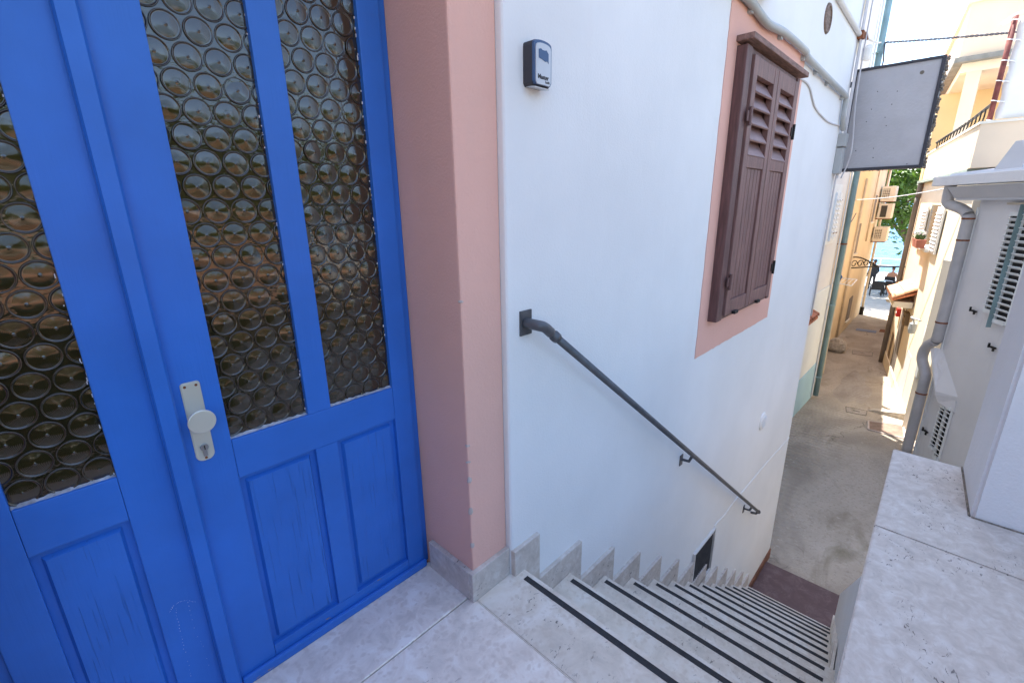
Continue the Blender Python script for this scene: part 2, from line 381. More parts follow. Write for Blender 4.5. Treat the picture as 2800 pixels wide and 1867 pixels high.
# ================================================================== GROUND
def gz(x):
    if x < 5.3: return -2.81
    if x < 27.1: return -2.81 - .047 * (x - 5.3)
    return -3.86
bm = BM()
xs = [-40, -10, 0, 4, 5.3, 7, 9, 10, 11, 12, 13, 14, 15, 16, 18, 20, 22, 24, 26, 27.12]
ys = [-60, -30, -12, -6, -3, -1, 0, .5, 1, 1.5, 2, 2.5, 3, 6, 12, 40]
g = [[bm.verts.new((x, y, gz(x))) for y in ys] for x in xs]
for i in range(len(xs) - 1):
    for j in range(len(ys) - 1): bm.faces.new((g[i][j], g[i + 1][j], g[i + 1][j + 1], g[i][j + 1]))
struct(mesh(bm, 'ground', 'ground'))
pz = struct(mbox('plaza', 'paving', None, 27.12, 44, -60, 60, -6.5, -3.84))
mesh(box(BM(), 27.06, 27.20, -10, 14, -4.2, -3.80, .01), 'kerb_stone', 'stone', pz)
bm = BM(); vs = [bm.verts.new(p) for p in ((44, -3000, -5.2), (5000, -3000, -5.2), (5000, 3000, -5.2), (44, 3000, -5.2))]; bm.faces.new(vs)
struct(mesh(bm, 'sea', 'sea'))
def ground_patch(name, pts, mat, dz=.004):
    bm = BM(); bm.faces.new([bm.verts.new((x, y, gz(x) + dz)) for x, y in pts]); o = mesh(bm, name, mat); return struct(o)
pp = []
for k in range(26):
    a = 2 * math.pi * k / 26; rr = 1 + .16 * math.sin(3 * a + 1) + .09 * math.sin(7 * a)
    pp.append((13.7 + 1.5 * rr * math.cos(a), 1.28 + .34 * rr * math.sin(a) + .12 * math.cos(a)))
ground_patch('concrete_patch', pp, 'patch')

# ================================================================== WHITE HOUSE
W = .98
wh = thing('white_house', 'white rendered house with pink door and window surrounds beside the stairs', 'house', (3.2, 2.5, -2.8))
bm = BM(); box(bm, .995, 5.45, W, 4.0, -3.0, 8.5, .012, 3); mesh(bm, 'wall', 'white', wh)
bm = BM()
box(bm, .83, .994, 1.004, 4.0, -.4, 8.5, .006); box(bm, -4, -.235, 1.004, 4.0, -.4, 8.5, .006); box(bm, -.234, .829, 1.006, 4.0, 2.12, 8.4)
mesh(bm, 'door_surround', 'pink', wh, label='dusty pink rendered door surround with chipped corner')
mbox('back_wall', 'pink', wh, -.234, .829, 1.40, 4.0, -.3, 2.118)
# chips on the pilaster arris
for i, (z, h_) in enumerate(((.335, .034), (.205, .026), (.455, .030), (.53, .012), (.59, .010), (1.05, .014))):
    bm = BM(); lathe(bm, [(0, 0), (.005, .004), (.0085, h_ * .4), (.0065, h_ * .75), (.004, h_ - .002), (0, h_)], 7, (0, 0, 1), (.8350, 1.0085, z))
    for v in bm.verts: v.co += Vector((random.uniform(-.0015, .0015), random.uniform(-.0015, .0015), random.uniform(-.002, .002)))
    mesh(bm, 'chipped_plaster', 'scuff', wh)
# window: pink painted band, frame, lintel board, shutters
def frame_ring(bm, x0, x1, z0, z1, t, y0, y1):
    box(bm, x0, x0 + t, y0, y1, z0, z1); box(bm, x1 - t, x1, y0, y1, z0, z1)
    box(bm, x0 + t, x1 - t, y0 + .001, y1, z0, z0 + t); box(bm, x0 + t, x1 - t, y0 + .001, y1, z1 - t, z1)
def wobbly(x0, x1, z0, z1, amp, n=40):
    pts = []
    for i in range(n): pts.append((x0 + (x1 - x0) * i / n, z0 + random.uniform(-amp, amp)))
    for i in range(n): pts.append((x1 + random.uniform(-amp, amp), z0 + (z1 - z0) * i / n))
    for i in range(n): pts.append((x1 - (x1 - x0) * i / n, z1 + random.uniform(-amp, amp)))
    for i in range(n): pts.append((x0 + random.uniform(-amp, amp), z1 - (z1 - z0) * i / n))
    return pts
pts_ = wobbly(2.52, 3.86, .465, 2.24, .0028)
bm = BM(); poly(bm, [(x, W + .02, z) for x, z in pts_], [(x, W - .004, z) for x, z in pts_]); mesh(bm, 'window_surround', 'pink', wh)
bm = BM(); y0 = .925
box(bm, 2.64, 2.72, y0, W, .66, 2.06, .006); box(bm, 3.57, 3.62, y0, W, .66, 2.06, .006)
box(bm, 2.721, 3.569, y0 + .01, W, .66, .70, .004); box(bm, 2.721, 3.569, y0 + .01, W, 2.035, 2.06, .004)
wf = mesh(bm, 'window_frame', 'wood_d', wh)
bm = BM(); box(bm, 2.62, 3.67, .892, W, 2.072, 2.100, .005); sub(bm, 'lintel_board', 'wood_w', wf)
bm = BM(); box(bm, 2.721, 3.569, y0 + .035, W, .70, 2.035); sub(bm, 'backing', 'wood_d', wf)
def shutter(x0, x1):
    z0, z1 = .685, 2.03; ya, yb = .915, .950; st = .062; mid = (1.50, 1.56)
    bm = BM()
    box(bm, x0, x0 + st, ya, yb, z0, z1, .004); box(bm, x1 - st, x1, ya, yb, z0, z1, .004)
    for a, b in ((z0, z0 + .085), mid, (z1 - .085, z1)): box(bm, x0 + st + .0005, x1 - st - .0005, ya + .002, yb, a, b, .003)
    s = mesh(bm, 'shutter', 'wood', wh)
    n = 5; za, zb = mid[1], z1 - .085; p = (zb - za) / n
    for k in range(n):
        b2 = BM(); obox(b2, ((x0 + x1) / 2, .941, za + p * (k + .5)), (x1 - x0 - 2 * st - .002, .011, p * 1.18), Matrix.Rotation(R(-32), 3, 'X'), .002); sub(b2, 'slat', 'wood_slat', s)
    nb = 5; wa = x0 + st; wb = (x1 - x0 - 2 * st) / nb
    for k in range(nb):
        b2 = BM(); box(b2, wa + wb * k + .002, wa + wb * (k + 1) - .002, .926, .944, z0 + .086, mid[0] - .001, .003); sub(b2, 'board', 'wood', s)
    b2 = BM(); box(b2, x0 + .11, x0 + .17, ya - .02, ya, z0 - .006, z0 + .012, .003); sub(b2, 'catch', 'iron', s)
    hx = x0 if x0 < 3 else x1
    for z in (.86, 1.72):
        b2 = BM(); box(b2, hx - .035, hx + .035, ya - .006, ya, z, z + .05, .002); tube(b2, [(hx, ya - .008, z - .02), (hx, ya - .008, z + .07)], .008, 8); sub(b2, 'hinge', 'wood_d' if x0 < 3 else 'iron', s)
shutter(2.735, 3.145); shutter(3.152, 3.565)
# skirting tiles along the stairs and the pilaster plinth
NS, X0, P, RISE = 13, 1.138, .2882, .213   # X0: ends of the skirting tiles
NX = 1.05                                   # first nosing
for k in range(NS):
    xa = (X0 + P * (k - 1)) if k else .996; xb = X0 + P * k; zk = -RISE * k
    if k == 12: xb -= .04
    bm = BM(); box(bm, xa + .0006, xb - .0006, W - .017, W + .004, zk - RISE * .98, zk + .107, .0018, 1); mesh(bm, 'skirting_tile', 'stone_lt', wh)
bm = BM(); box(bm, .811, .994, .987, 1.006, 0, .117, .002, 1); mesh(bm, 'skirting_tile', 'stone_lt', wh)
bm = BM(); box(bm, .811, .832, 1.0065, 1.235, 0, .115, .002, 1); mesh(bm, 'skirting_tile', 'stone_lt', wh)
bm = BM(); box(bm, -.7, -.222, .987, 1.006, 0, .117, .002, 1); mesh(bm, 'skirting_tile', 'stone_lt', wh)
bm = BM(); box(bm, 4.565, 5.45, W - .014, W + .003, -2.84, -2.69, .002, 1); mesh(bm, 'skirting_tile', 'red_skirt', wh, label='low dark red painted skirting at the foot of the stairs')
# basement grille by the seventh step
bm = BM(); frame_ring(bm, 2.865, 3.26, -1.50, -1.11, .013, W - .018, W + .01); gr = mesh(bm, 'basement_grille', 'pvc_lt', wh)
bm = BM(); box(bm, 2.878, 3.247, W - .004, W + .008, -1.487, -1.123); sub(bm, 'mesh_panel', 'panel_grey', gr)
for k in range(14):
    x = 2.90 + .0245 * k
    b2 = BM(); box(b2, x, x + .006, W - .010, W - .0045, -1.476, -1.134); sub(b2, 'bar', 'rail', gr)
# round vent cover, old flue hole
bm = BM(); lathe(bm, [(0, .016), (.06, .016), (.078, .010), (.085, 0), (.085, -.004)], 28, (0, -1, 0), (4.20, W, -.545)); vent = mesh(bm, 'vent_cover', 'white_paint', wh, smooth=False)
for k in range(7):
    z = -.545 - .045 + .015 * k; hw = math.sqrt(max(.0, .058 ** 2 - (z + .545) ** 2))
    b2 = BM(); box(b2, 4.20 - hw, 4.20 + hw, W - .0215, W - .0155, z - .003, z + .003); sub(b2, 'vent_slat', 'white_paint', vent)
bm = BM(); lathe(bm, [(0, .004), (.07, .004), (.074, .012), (.09, .010), (.096, 0), (.096, -.004)], 26, (0, -1, 0), (4.29, W, 2.56)); mesh(bm, 'flue_hole', 'lintel', wh, label='old round flue hole filled with brown mortar')
# hairline repaired cable under render
bm = BM(); tube(bm, smooth_path([(3.26, W - .001, -1.10), (3.33, W - .001, -1.10), (3.47, W - .001, -1.12), (3.70, W - .001, -1.105), (3.97, W - .001, -1.12), (4.57, W - .001, -1.14), (5.1, W - .001, -1.18), (5.44, W - .001, -1.20)]), .005, 6); mesh(bm, 'surface_cable', 'white', wh)
# sill of the window above
bm = BM(); box(bm, 2.45, 2.95, .86, W, 2.335, 2.40, .006); mesh(bm, 'window_sill', 'wood_d', wh)
# pale conduit high on the wall
bm = BM(); tube(bm, [(4.2, W - .015, 2.735), (4.44, W - .015, 2.72), (5.40, W - .015, 2.69)], .02, 8); mesh(bm, 'conduit', 'pvc_lt', wh, smooth=True)

# ================================================================== LANDING AND STAIRS
ld = struct(mbox('landing', 'grout', None, -4.0, .827, -.9, 1.262, -2.9, -.034))
def slab(name, mat, parent, *a, bev=.0025): return mesh(box(BM(), *a, bev=bev, seg=1), name, mat, parent)
slab('paving_slab', 'stone', ld, -.9, .826, 1.0215, 1.262, -.03, .002)
slab('paving_slab', 'stone', ld, -3.9, -.903, 1.0215, 1.262, -.03, .001)
slab('paving_slab', 'stone', ld, -.52, .826, .02, 1.0185, -.03, 0)
slab('paving_slab', 'stone', ld, -1.9, -.523, .02, 1.0185, -.03, 0)
slab('paving_slab', 'stone', ld, -.52, .826, -.9, .0175, -.03, 0)
slab('paving_slab', 'stone', ld, -1.9, -.523, -.9, .0175, -.03, 0)
st = thing('staircase', 'steep pale limestone staircase with black anti-slip strips going down the wall', 'staircase', (3, .55, -2.8))
def right_edge(x): return min(.215, max(-.02, .06 + .067 * (x - 2.39)))
prof = [(.828, -2.95), (.828, -.031)]
for k in range(NS):
    prof += [(NX + P * k - .015, -RISE * k - .031), (NX + P * k - .015, -RISE * (k + 1) - .031)]
prof[-1] = (NX + P * 12 - .015, -2.95)
bm = BM(); poly(bm, [(x, -.05, z) for x, z in prof], [(x, W + .02, z) for x, z in prof]); mesh(bm, 'stair_core', 'grout', st)
for k in range(NS):
    xa = (NX + P * (k - 1)) if k else .829; xb = NX + P * k; z = -RISE * k; yl = W - .0175 if k else 1.003
    bm = BM(); ra, rb = right_edge(xa), right_edge(xb)
    poly(bm, [(xa - .02, ra - .02, z - .03), (xb, rb - .02, z - .03), (xb, yl, z - .03), (xa - .02, yl, z - .03)],
         [(xa - .02, ra - .02, z), (xb, rb - .02, z), (xb, yl, z), (xa - .02, yl, z)] if k else
         [(xa, -.02, z), (xb, rb - .02, z), (xb, yl, z), (xa, yl, z)])
    bmesh.ops.bevel(bm, geom=[e for e in bm.edges if all(v.co.z > z - .001 for v in e.verts)], offset=.003, segments=2, affect='EDGES')
    tr = mesh(bm, 'tread', 'stone_tread', st)
    xs_ = NX - .041 + P * k; ye = right_edge(xs_) + random.uniform(.004, .03) + (.0 if k > 10 else .012)
    b2 = BM(); box(b2, xs_, xs_ + .021, ye, 1.061 * .88 + random.uniform(-.006, .006), z + .0003, z + .0022); sub(b2, 'antislip_strip', 'strip', tr)
    bm = BM(); box(bm, xb - .014, xb + .0005, rb - .01, W - .0178, z - RISE + .0005, z - .0305); mesh(bm, 'riser', 'stone_tread', st)
    if 6 <= k <= 12:
        rr0, rr1 = right_edge(xb - P), right_edge(xb)
        e_ = .06; bm = BM()
        ring = lambda z_: [(xb - P + e_, rr0 + .001, z_), (xb + e_ - .002, rr1 + .001, z_), (xb + e_ - .002, rr1 + .016, z_), (xb - P + e_, rr0 + .016, z_)]
        poly(bm, ring(z - RISE * .9), ring(z + .107))
        mesh(bm, 'side_skirting_tile', 'stone_tread', st)
rl = struct(mesh(box(BM(), NX + P * 12 + .001, 5.29, .18, W - .015, -2.95, -2.768, .004), 'lower_landing', 'red_floor'))

# ================================================================== PARAPET AND PILLAR (right)
pw = thing('parapet_wall', 'low parapet with broad pale limestone coping beside the top of the stairs', 'parapet', (1.8, -.5, -2.8))
TOP = .15
bm = BM(); prism(bm, [(.86, -.01), (2.70, .020), (2.70, -1.5), (.86, -1.5)], -2.95, TOP - .032); mesh(bm, 'wall', 'white_side', pw)
def cop(pts):
    bm = BM(); prism(bm, pts, TOP - .03, TOP); bmesh.ops.bevel(bm, geom=bm.edges[:], offset=.004, segments=2, affect='EDGES'); mesh(bm, 'coping_slab', 'stone_lt', pw)
cop([(.82, .013), (1.985, .038), (1.975, -.35), (1.965, -1.5), (.82, -1.5)])
cop([(1.988, .038), (2.738, .050), (2.728, -.32), (2.70, -1.5), (1.968, -1.5), (1.978, -.35)])
bm = BM()
pr = [(2.2, .047), (4.36, .197)]; off = .16
def zt(x): return -.38 - .84 * (x - 2.39)
poly(bm, [(2.2, .036, -2.95), (4.36, .195, -2.95), (4.40, .03, -2.95), (2.2, -.12, -2.95)], [(2.2, .036, zt(2.2)), (4.36, .195, zt(4.36)), (4.40, .03, zt(4.36)), (2.2, -.12, zt(2.2))])
mesh(bm, 'stringer_wall', 'white_side', pw)
pl = thing('wall_pillar', 'white rough rendered wall corner rising from the stone coping', 'wall', (2.5, -.7, TOP))
bm = BM(); prism(bm, [(2.29, -.222), (2.735, -.197), (2.735, -1.7), (2.29, -1.7)], TOP - .003, 5.6)
bmesh.ops.bevel(bm, geom=[e for e in bm.edges if abs(e.verts[0].co.z - e.verts[1].co.z) > 1], offset=.012, segments=3, affect='EDGES')
mesh(bm, 'render', 'white_side', pl)
bm = BM(); tube(bm, [(2.286, -.225, TOP + .001), (2.286, -.9, TOP + .001)], .004, 6); tube(bm, [(2.29, -.219, TOP + .001), (2.735, -.194, TOP + .001)], .004, 6); mesh(bm, 'mortar_line', 'signdirt', pl)

# ================================================================== BLUE DOORS
yF, yB = 1.26, 1.298
df = thing('door_frame', 'blue painted door frame set in the pink surround', 'door frame', (.3, 1.28, 0))
for x0, x1 in ((.805, .829), (-.2335, -.2125)):
    mbox('jamb', 'blue', df, x0, x1, yF + .012, 1.40, .003, 2.12, bev=.002)
mbox('head', 'blue_h', df, -.2125, .805, yF + .012, 1.40, 2.08, 2.12)
def disc_mesh():
    bm = BM(); prof = [(0, .0037), (.0009, .0037), (.0017, .0030)] + [(.0250 * q, .0008 + .0020 * (1 - q ** 1.7)) for q in (.15, .3, .45, .6, .72, .84, .93, 1)] + [(.0258, .0020), (.0267, .0031), (.0276, .0032), (.0284, .0022), (.0289, .0010), (.0292, 0)]
    lathe(bm, prof, 36)
    for v in bm.verts: v.co = Vector((v.co.x, -v.co.z, v.co.y))
    bmesh.ops.recalc_face_normals(bm, faces=bm.faces[:])
    if sum(f_.normal.y for f_ in bm.faces) > 0: bmesh.ops.reverse_faces(bm, faces=bm.faces[:])
    me = bpy.data.meshes.new('bullseye'); bm.to_mesh(me); bm.free(); me.materials.append(MAT['disc'])
    for p in me.polygons: p.use_smooth = True
    return me
DISC = disc_mesh(); dpx, dpz = .0590, .0533; PANE_Y = yF + .017
def pane(leaf, x0, x1, z0, z1, phx, phz, shift):
    bm = BM(); box(bm, x0 - .006, x1 + .006, PANE_Y, PANE_Y + .006, z0 - .006, z1 + .006); p = mesh(bm, 'glass_pane', 'pane', leaf)
    row = -2
    while phz + row * dpz < z1 + .03:
        z = phz + row * dpz; col = -2
        while True:
            x = phx + col * dpx + (dpx / 2 if (row + shift) % 2 else 0); col += 1
            if x > x1 + .024: break
            if x < x0 - .024 or z < z0 - .020 or z > z1 + .02: continue
            d = link(bpy.data.objects.new('glass_roundel', DISC)); d.parent = p
            d.location = (x, PANE_Y + .0002, z); d.rotation_euler = (R(random.gauss(0, 1.6)), random.random() * 6.28, R(random.gauss(0, 1.6)))
        row += 1
    # putty fillets round the glass
    for nm, (a, b, c, d_) in (('putty_bead', (x0, x1, z0 - .001, z0 + .0035)),):
        n = 24; b2 = BM(); vs = []
        for i in range(n + 1):
            xx = a + (b - a) * i / n; hh = .004 + .004 * random.random()
            vs.append([b2.verts.new((xx, yF + .004, c - .003)), b2.verts.new((xx, PANE_Y - .001, c + hh)), b2.verts.new((xx, PANE_Y - .001, c - .006))])
        for i in range(n):
            for q in range(3): b2.faces.new((vs[i][q], vs[i][(q + 1) % 3], vs[i + 1][(q + 1) % 3], vs[i + 1][q]))
        bmesh.ops.recalc_face_normals(b2, faces=b2.faces[:]); sub(b2, nm, 'putty', p)
    b2 = BM()
    for i in range(24):
        z = random.uniform(z0, z1); x = x1 - random.uniform(-.001, .003); h_ = random.uniform(.002, .009)
        box(b2, x - .0008, x + .0008, PANE_Y - .0035, PANE_Y - .001, z, z + h_)
    sub(b2, 'putty_flecks', 'flower', p, stuff=True)
    return p
def panel(leaf, x0, x1, z0, z1, mat='blue_panel'):
    m_ = .021
    bm = BM(); box(bm, x0 - .004, x1 + .004, yF + .016, yF + .030, z0 - .004, z1 + .004); mesh(bm, 'panel_bed', 'blue', leaf)
    bm = BM(); fr = [(x0 + m_, yF + .004, z0 + m_), (x1 - m_, yF + .004, z0 + m_), (x1 - m_, yF + .004, z1 - m_), (x0 + m_, yF + .004, z1 - m_)]
    q = .006; bk_ = [(x0 + m_ - q, yF + .0158, z0 + m_ - q), (x1 - m_ + q, yF + .0158, z0 + m_ - q), (x1 - m_ + q, yF + .0158, z1 - m_ + q), (x0 + m_ - q, yF + .0158, z1 - m_ + q)]
    poly(bm, bk_, fr); mesh(bm, 'raised_panel', mat, leaf)
BEV = .0022
# right leaf
dr = thing('door_leaf', 'blue door leaf with two bullseye glass panes and a round knob', 'door', (.48, 1.28, 0))
ZB, ZT = .012, 2.078
for x0, x1 in ((.150, .2605), (.736, .8035)): mbox('stile', 'blue', dr, x0, x1, yF, yB, ZB, ZT, bev=BEV)
mbox('bottom_rail', 'blue_bottom', dr, .2610, .7355, yF + .0004, yB, ZB, .068, bev=BEV)
mbox('lock_rail', 'blue_h', dr, .2610, .7355, yF + .0005, yB, .640, .752, bev=BEV)
mbox('top_rail', 'blue_h', dr, .2610, .7355, yF + .0005, yB, 1.97, ZT, bev=BEV)
mbox('muntin', 'blue', dr, .4595, .5270, yF + .0008, yB, .7525, 1.9695, bev=BEV)
mbox('lower_muntin', 'blue', dr, .4660, .5330, yF + .0008, yB, .0685, .6395, bev=BEV)
panel(dr, .261, .466, .0685, .6395); panel(dr, .533, .7355, .0685, .6395)
pane(dr, .261, .4595, .752, 1.97, .300, 1.690 - 16 * dpz, 0)
pane(dr, .527, .7355, .752, 1.97, .553, 1.676 - 16 * dpz, 1)
# astragal strip and threshold bar
bm = BM(); pts_ = [(.124, yF + .001), (.124, yF - .012), (.128, yF - .020), (.158, yF - .020), (.163, yF - .014), (.1635, yF + .001)]
prism(bm, pts_, .02, ZT); mesh(bm, 'astragal', 'blue', dr)
bm = BM(); box(bm, .166, .806, yF - .014, yF - .0005, .0025, .034, .006); mesh(bm, 'threshold_bar', 'blue_bottom', dr)
# handle plate
def rr(bm, cx, cz, w_, h_, r_, y0, y1, n=8, rb=None):
    rb = r_ if rb is None else rb; pts = []
    for sx, sz, a0, rad in ((1, 1, 0, r_), (-1, 1, 90, r_), (-1, -1, 180, rb), (1, -1, 270, rb)):
        for i in range(n + 1):
            a = R(a0 + 90 * i / n); pts.append((cx + sx * (w_ / 2 - rad) + rad * math.cos(a), cz + sz * (h_ / 2 - rad) + rad * math.sin(a)))
    poly(bm, [(x, y0, z) for x, z in pts], [(x, y1, z) for x, z in pts])
    return bm
PX, PZ = .2000, .8275
bm = BM(); rr(bm, PX, PZ, .0400, .206, .007, yF, yF - .006, rb=.0165); bmesh.ops.bevel(bm, geom=[e for e in bm.edges if all(abs(v.co.y - (yF - .006)) < 1e-5 for v in e.verts)], offset=.002, segments=2, affect='EDGES')
pt = mesh(bm, 'handle_plate', 'alu', dr)
b2 = BM(); lathe(b2, [(.0125, 0), (0.01242, .004), (0.01012, .010), (0.00966, .022), (0.01288, .028), (0.02622, .033), (0.02806, .0345), (0.02898, .0365), (0.02907, .0395), (0.02870, .0405), (0.02760, .0413), (0.02705, .0415), (0.02576, .0416), (0.01840, .04165), (0, .0417)], 40, (0, -1, 0), (PX + .001, yF - .006, PZ + .014)); sub(b2, 'door_knob', 'alu', pt, smooth=True)
b2 = BM(); lathe(b2, [(.0088, 0), (.0088, .006), (.0080, .007), (0, .007)], 24, (0, -1, 0), (PX, yF - .006, PZ - .066)); box(b2, PX - .0045, PX + .0045, yF - .012, yF - .006, PZ - .090, PZ - .068, .002); cy = sub(b2, 'lock_cylinder', 'steel', pt)
b2 = BM(); box(b2, PX - .0011, PX + .0011, yF - .0135, yF - .0128, PZ - .0715, PZ - .0605); sub(b2, 'keyhole', 'iron', pt)
for sx, sz in ((-.0115, .094), (.0115, .094), (0, -.0955)):
    b2 = BM(); lathe(b2, [(.0031, 0), (.0031, .0010), (.0010, .0007), (0, .0002)], 12, (0, -1, 0), (PX + sx, yF - .006, PZ + sz)); sub(b2, 'screw', 'rust', pt)
# left leaf
dl = thing('door_leaf', 'narrower blue door leaf with one bullseye glass pane, left of the knob', 'door', (-.05, 1.28, 0))
for x0, x1 in ((-.212, -.1325), (.0320, .1490)): mbox('stile', 'blue', dl, x0, x1, yF + .002, yB, ZB, ZT, bev=BEV)
mbox('bottom_rail', 'blue_bottom', dl, -.1320, .0315, yF + .0025, yB, ZB, .068, bev=BEV)
mbox('lock_rail', 'blue_h', dl, -.1320, .0315, yF + .0024, yB, .640, .752, bev=BEV)
mbox('top_rail', 'blue_h', dl, -.1320, .0315, yF + .0024, yB, 1.97, ZT, bev=BEV)
panel(dl, -.132, .0315, .0685, .6395); pane(dl, -.132, .0315, .752, 1.97, -.0505, .778, 0)
bm = BM(); box(bm, -.212, .122, yF - .012, yF + .0015, .0025, .034, .006); mesh(bm, 'threshold_bar', 'blue_bottom', dl)

# dried drips of pale paint on the left leaf's inner stile
b2 = BM()
for path in ([(.068, .357), (.065, .295), (.063, .229), (.061, .137)], [(.095, .364), (.093, .273), (.100, .204), (.103, .136)], [(.055, .355), (.068, .368), (.088, .366), (.108, .347)]):
    q = smooth_path([(x, 0, z) for x, z in path], 7)
    for p in q:
        if random.random() < .8:
            s_ = random.uniform(.0004, .0011); lathe(b2, [(0, -s_), (s_ * .7, 0), (0, s_ * 1.4)], 5, (0, 0, 1), (p.x + random.gauss(0, .0007), yF + .0018, p.z))
mesh(b2, 'paint_drips', 'flower', dl, stuff=True)

# ================================================================== KEY LOCK BOX
kb = thing('key_lock_box', 'small wall mounted key safe with silver front and dark grey body', 'key safe', (1.115, W, 1.70))
KX, KZ = 1.115, 1.700
def profile(w_, ztop, zbot, arc):
    pts = [(-w_ / 2 + .006, zbot), (w_ / 2 - .006, zbot), (w_ / 2, zbot + .008)]
    n = 12
    for i in range(n + 1):
        a = i / n; x = w_ / 2 * math.cos(math.pi * a); s_ = math.sin(math.pi * a)
        pts.append((x, ztop - arc + arc * (s_ ** .55)))
    pts.append((-w_ / 2, zbot + .008)); return pts
def kbody(name, mat, w_, zt_, zb_, y0, y1, arc=.016, sh=1.0):
    p = profile(w_, zt_, zb_, arc); bm = BM()
    poly(bm, [(KX + x, y0, KZ + z) for x, z in p], [(KX + x * sh, y1, KZ + z * sh) for x, z in p]); return mesh(bm, name, mat, kb)
kbody('body', 'boxgrey', .078, .0585, -.0570, W, W - .033)
kbody('bezel', 'boxblue', .0765, .0575, -.0545, W - .0331, W - .040, sh=.985)
kbody('front_plate', 'boxsilver', .066, .050, -.0545, W - .0385, W - .0425, sh=.985)
bm = BM(); p = [(-.021, .032), (-.012, .035), (-.006, .032), (.004, .032), (.012, .034), (.021, .026), (.021, .002), (.016, .007), (.006, .005), (-.006, .009), (-.016, .010), (-.021, .011)]
poly(bm, [(KX + x, W - .0427, KZ + z) for x, z in p], [(KX + x, W - .0434, KZ + z) for x, z in p]); mesh(bm, 'shutter_window', 'boxblue', kb)
bm = BM(); obox(bm, (KX, W - .020, KZ - .0585), (.064, .036, .004), Matrix.Rotation(R(10), 3, 'X'), .001); mesh(bm, 'underside', 'boxsilver', kb)
def text(body, size, loc, rot, mat, parent, name='lettering', offset=0., depth=.0004, align='LEFT'):
    cu = bpy.data.curves.new(name, 'FONT'); cu.body = body; cu.size = size; cu.extrude = depth; cu.offset = offset; cu.align_x = align
    tmp = link(bpy.data.objects.new('tmp', cu)); tmp.matrix_world = Matrix.Translation(loc) @ rot.to_4x4()
    dg = bpy.context.evaluated_depsgraph_get(); me = bpy.data.meshes.new_from_object(tmp.evaluated_get(dg)); me.transform(Matrix.Translation(loc) @ rot.to_4x4())
    bpy.data.objects.remove(tmp); me.materials.clear(); me.materials.append(MAT[mat])
    o = link(bpy.data.objects.new(name, me)); o.parent = parent; o.matrix_parent_inverse = BASIS[parent].inverted(); return o
RX = Matrix.Rotation(R(90), 3, 'X')
text('Master', .0168, (KX - .0245, W - .0428, KZ - .0400), RX, 'black', kb, offset=.0003)
text('Lock', .0095, (KX + .0080, W - .0428, KZ - .0485), RX, 'black', kb, offset=.0002)

# ================================================================== HANDRAIL
hr = thing('handrail', 'grey painted steel handrail descending along the white wall', 'handrail', (2.6, .93, -.3))
HY = .915
bm = BM(); tube(bm, smooth_path([(1.075, W - .004, .953), (1.082, HY + .012, .951), (1.10, HY, .943), (1.13, HY, .920)], 6), .0175, 14); mesh(bm, 'elbow', 'rail', hr, smooth=True)
sl_ = (-1.505 - .920) / (4.29 - 1.13)
bm = BM(); tube(bm, [(1.125, HY, .924), (4.29, HY, -1.505)], .0138, 16); mesh(bm, 'rail', 'rail', hr, smooth=True)
bm = BM(); tube(bm, [(1.148, HY, .906), (1.163, HY, .8945)], .0188, 14); mesh(bm, 'collar', 'rail', hr, smooth=True)
bm = BM(); tube(bm, [(4.285, HY, -1.501), (4.300, HY, -1.513)], .018, 12); tube(bm, [(4.292, HY, -1.507), (4.292, HY + .02, -1.535), (4.292, W - .002, -1.545)], .012, 8); mesh(bm, 'end_cap', 'rail', hr)
bm = BM(); box(bm, 1.050, 1.105, W - .006, W + .001, .912, .995, .002); mesh(bm, 'wall_plate', 'rail', hr)
for x in (2.47, 4.02):
    zc = .920 + sl_ * (x - 1.13); bm = BM(); tube(bm, [(x, HY, zc - .01), (x, HY + .015, zc - .05), (x, W - .002, zc - .055)], .009, 8); box(bm, x - .018, x + .018, W - .006, W + .001, zc - .095, zc - .025, .002); mesh(bm, 'bracket', 'rail', hr)

# ================================================================== HOSE, WIRES, BOXES ON THE CORNER
hs = thing('conduit_pipe', 'sagging grey plastic conduit clipped above the brown shutters', 'conduit', (3.9, .95, 2.2))
bm = BM(); tube(bm, smooth_path([(2.2, .955, 2.275), (2.67, .952, 2.25), (2.80, .952, 2.235), (2.98, .95, 2.22), (3.27, .95, 2.243), (3.72, .95, 2.243), (3.80, .95, 2.222), (4.12, .95, 2.212), (4.50, .95, 2.200), (5.12, .95, 2.185), (5.20, .95, 2.15), (5.21, .95, 2.02), (5.30, .95, 1.93)], 6), .021, 10); mesh(bm, 'pipe', 'pvc', hs, smooth=True)
for x, z in ((2.74, 2.228), (3.25, 2.222), (3.77, 2.21), (4.14, 2.19), (4.52, 2.178), (5.12, 2.163)):
    bm = BM(); box(bm, x - .018, x + .018, .955, W, z - .012, z + .02, .003); mesh(bm, 'clip', 'pvc', hs)
jb = thing('junction_box', 'grey cable junction box on the house corner under the sign bracket', 'junction box', (5.38, .96, 1.7))
bm = BM(); box(bm, 5.30, 5.42, .925, W, 1.56, 1.78, .006); mesh(bm, 'body', 'pvc', jb)
bm = BM(); box(bm, 5.295, 5.425, .92, W, 1.79, 1.90, .006); mesh(bm, 'terminal_cover', 'pvc', jb)
bm = BM(); tube(bm, [(5.36, .95, 1.55), (5.37, .955, 1.50), (5.40, .962, 1.2), (5.40, .965, .2)], .008, 8); mesh(bm, 'cable_tail', 'cable', jb, smooth=True)
wi = thing('cable_bundle', 'pale cables running down the white house corner beside the sign', 'cables', (5.43, .95, 2.5))
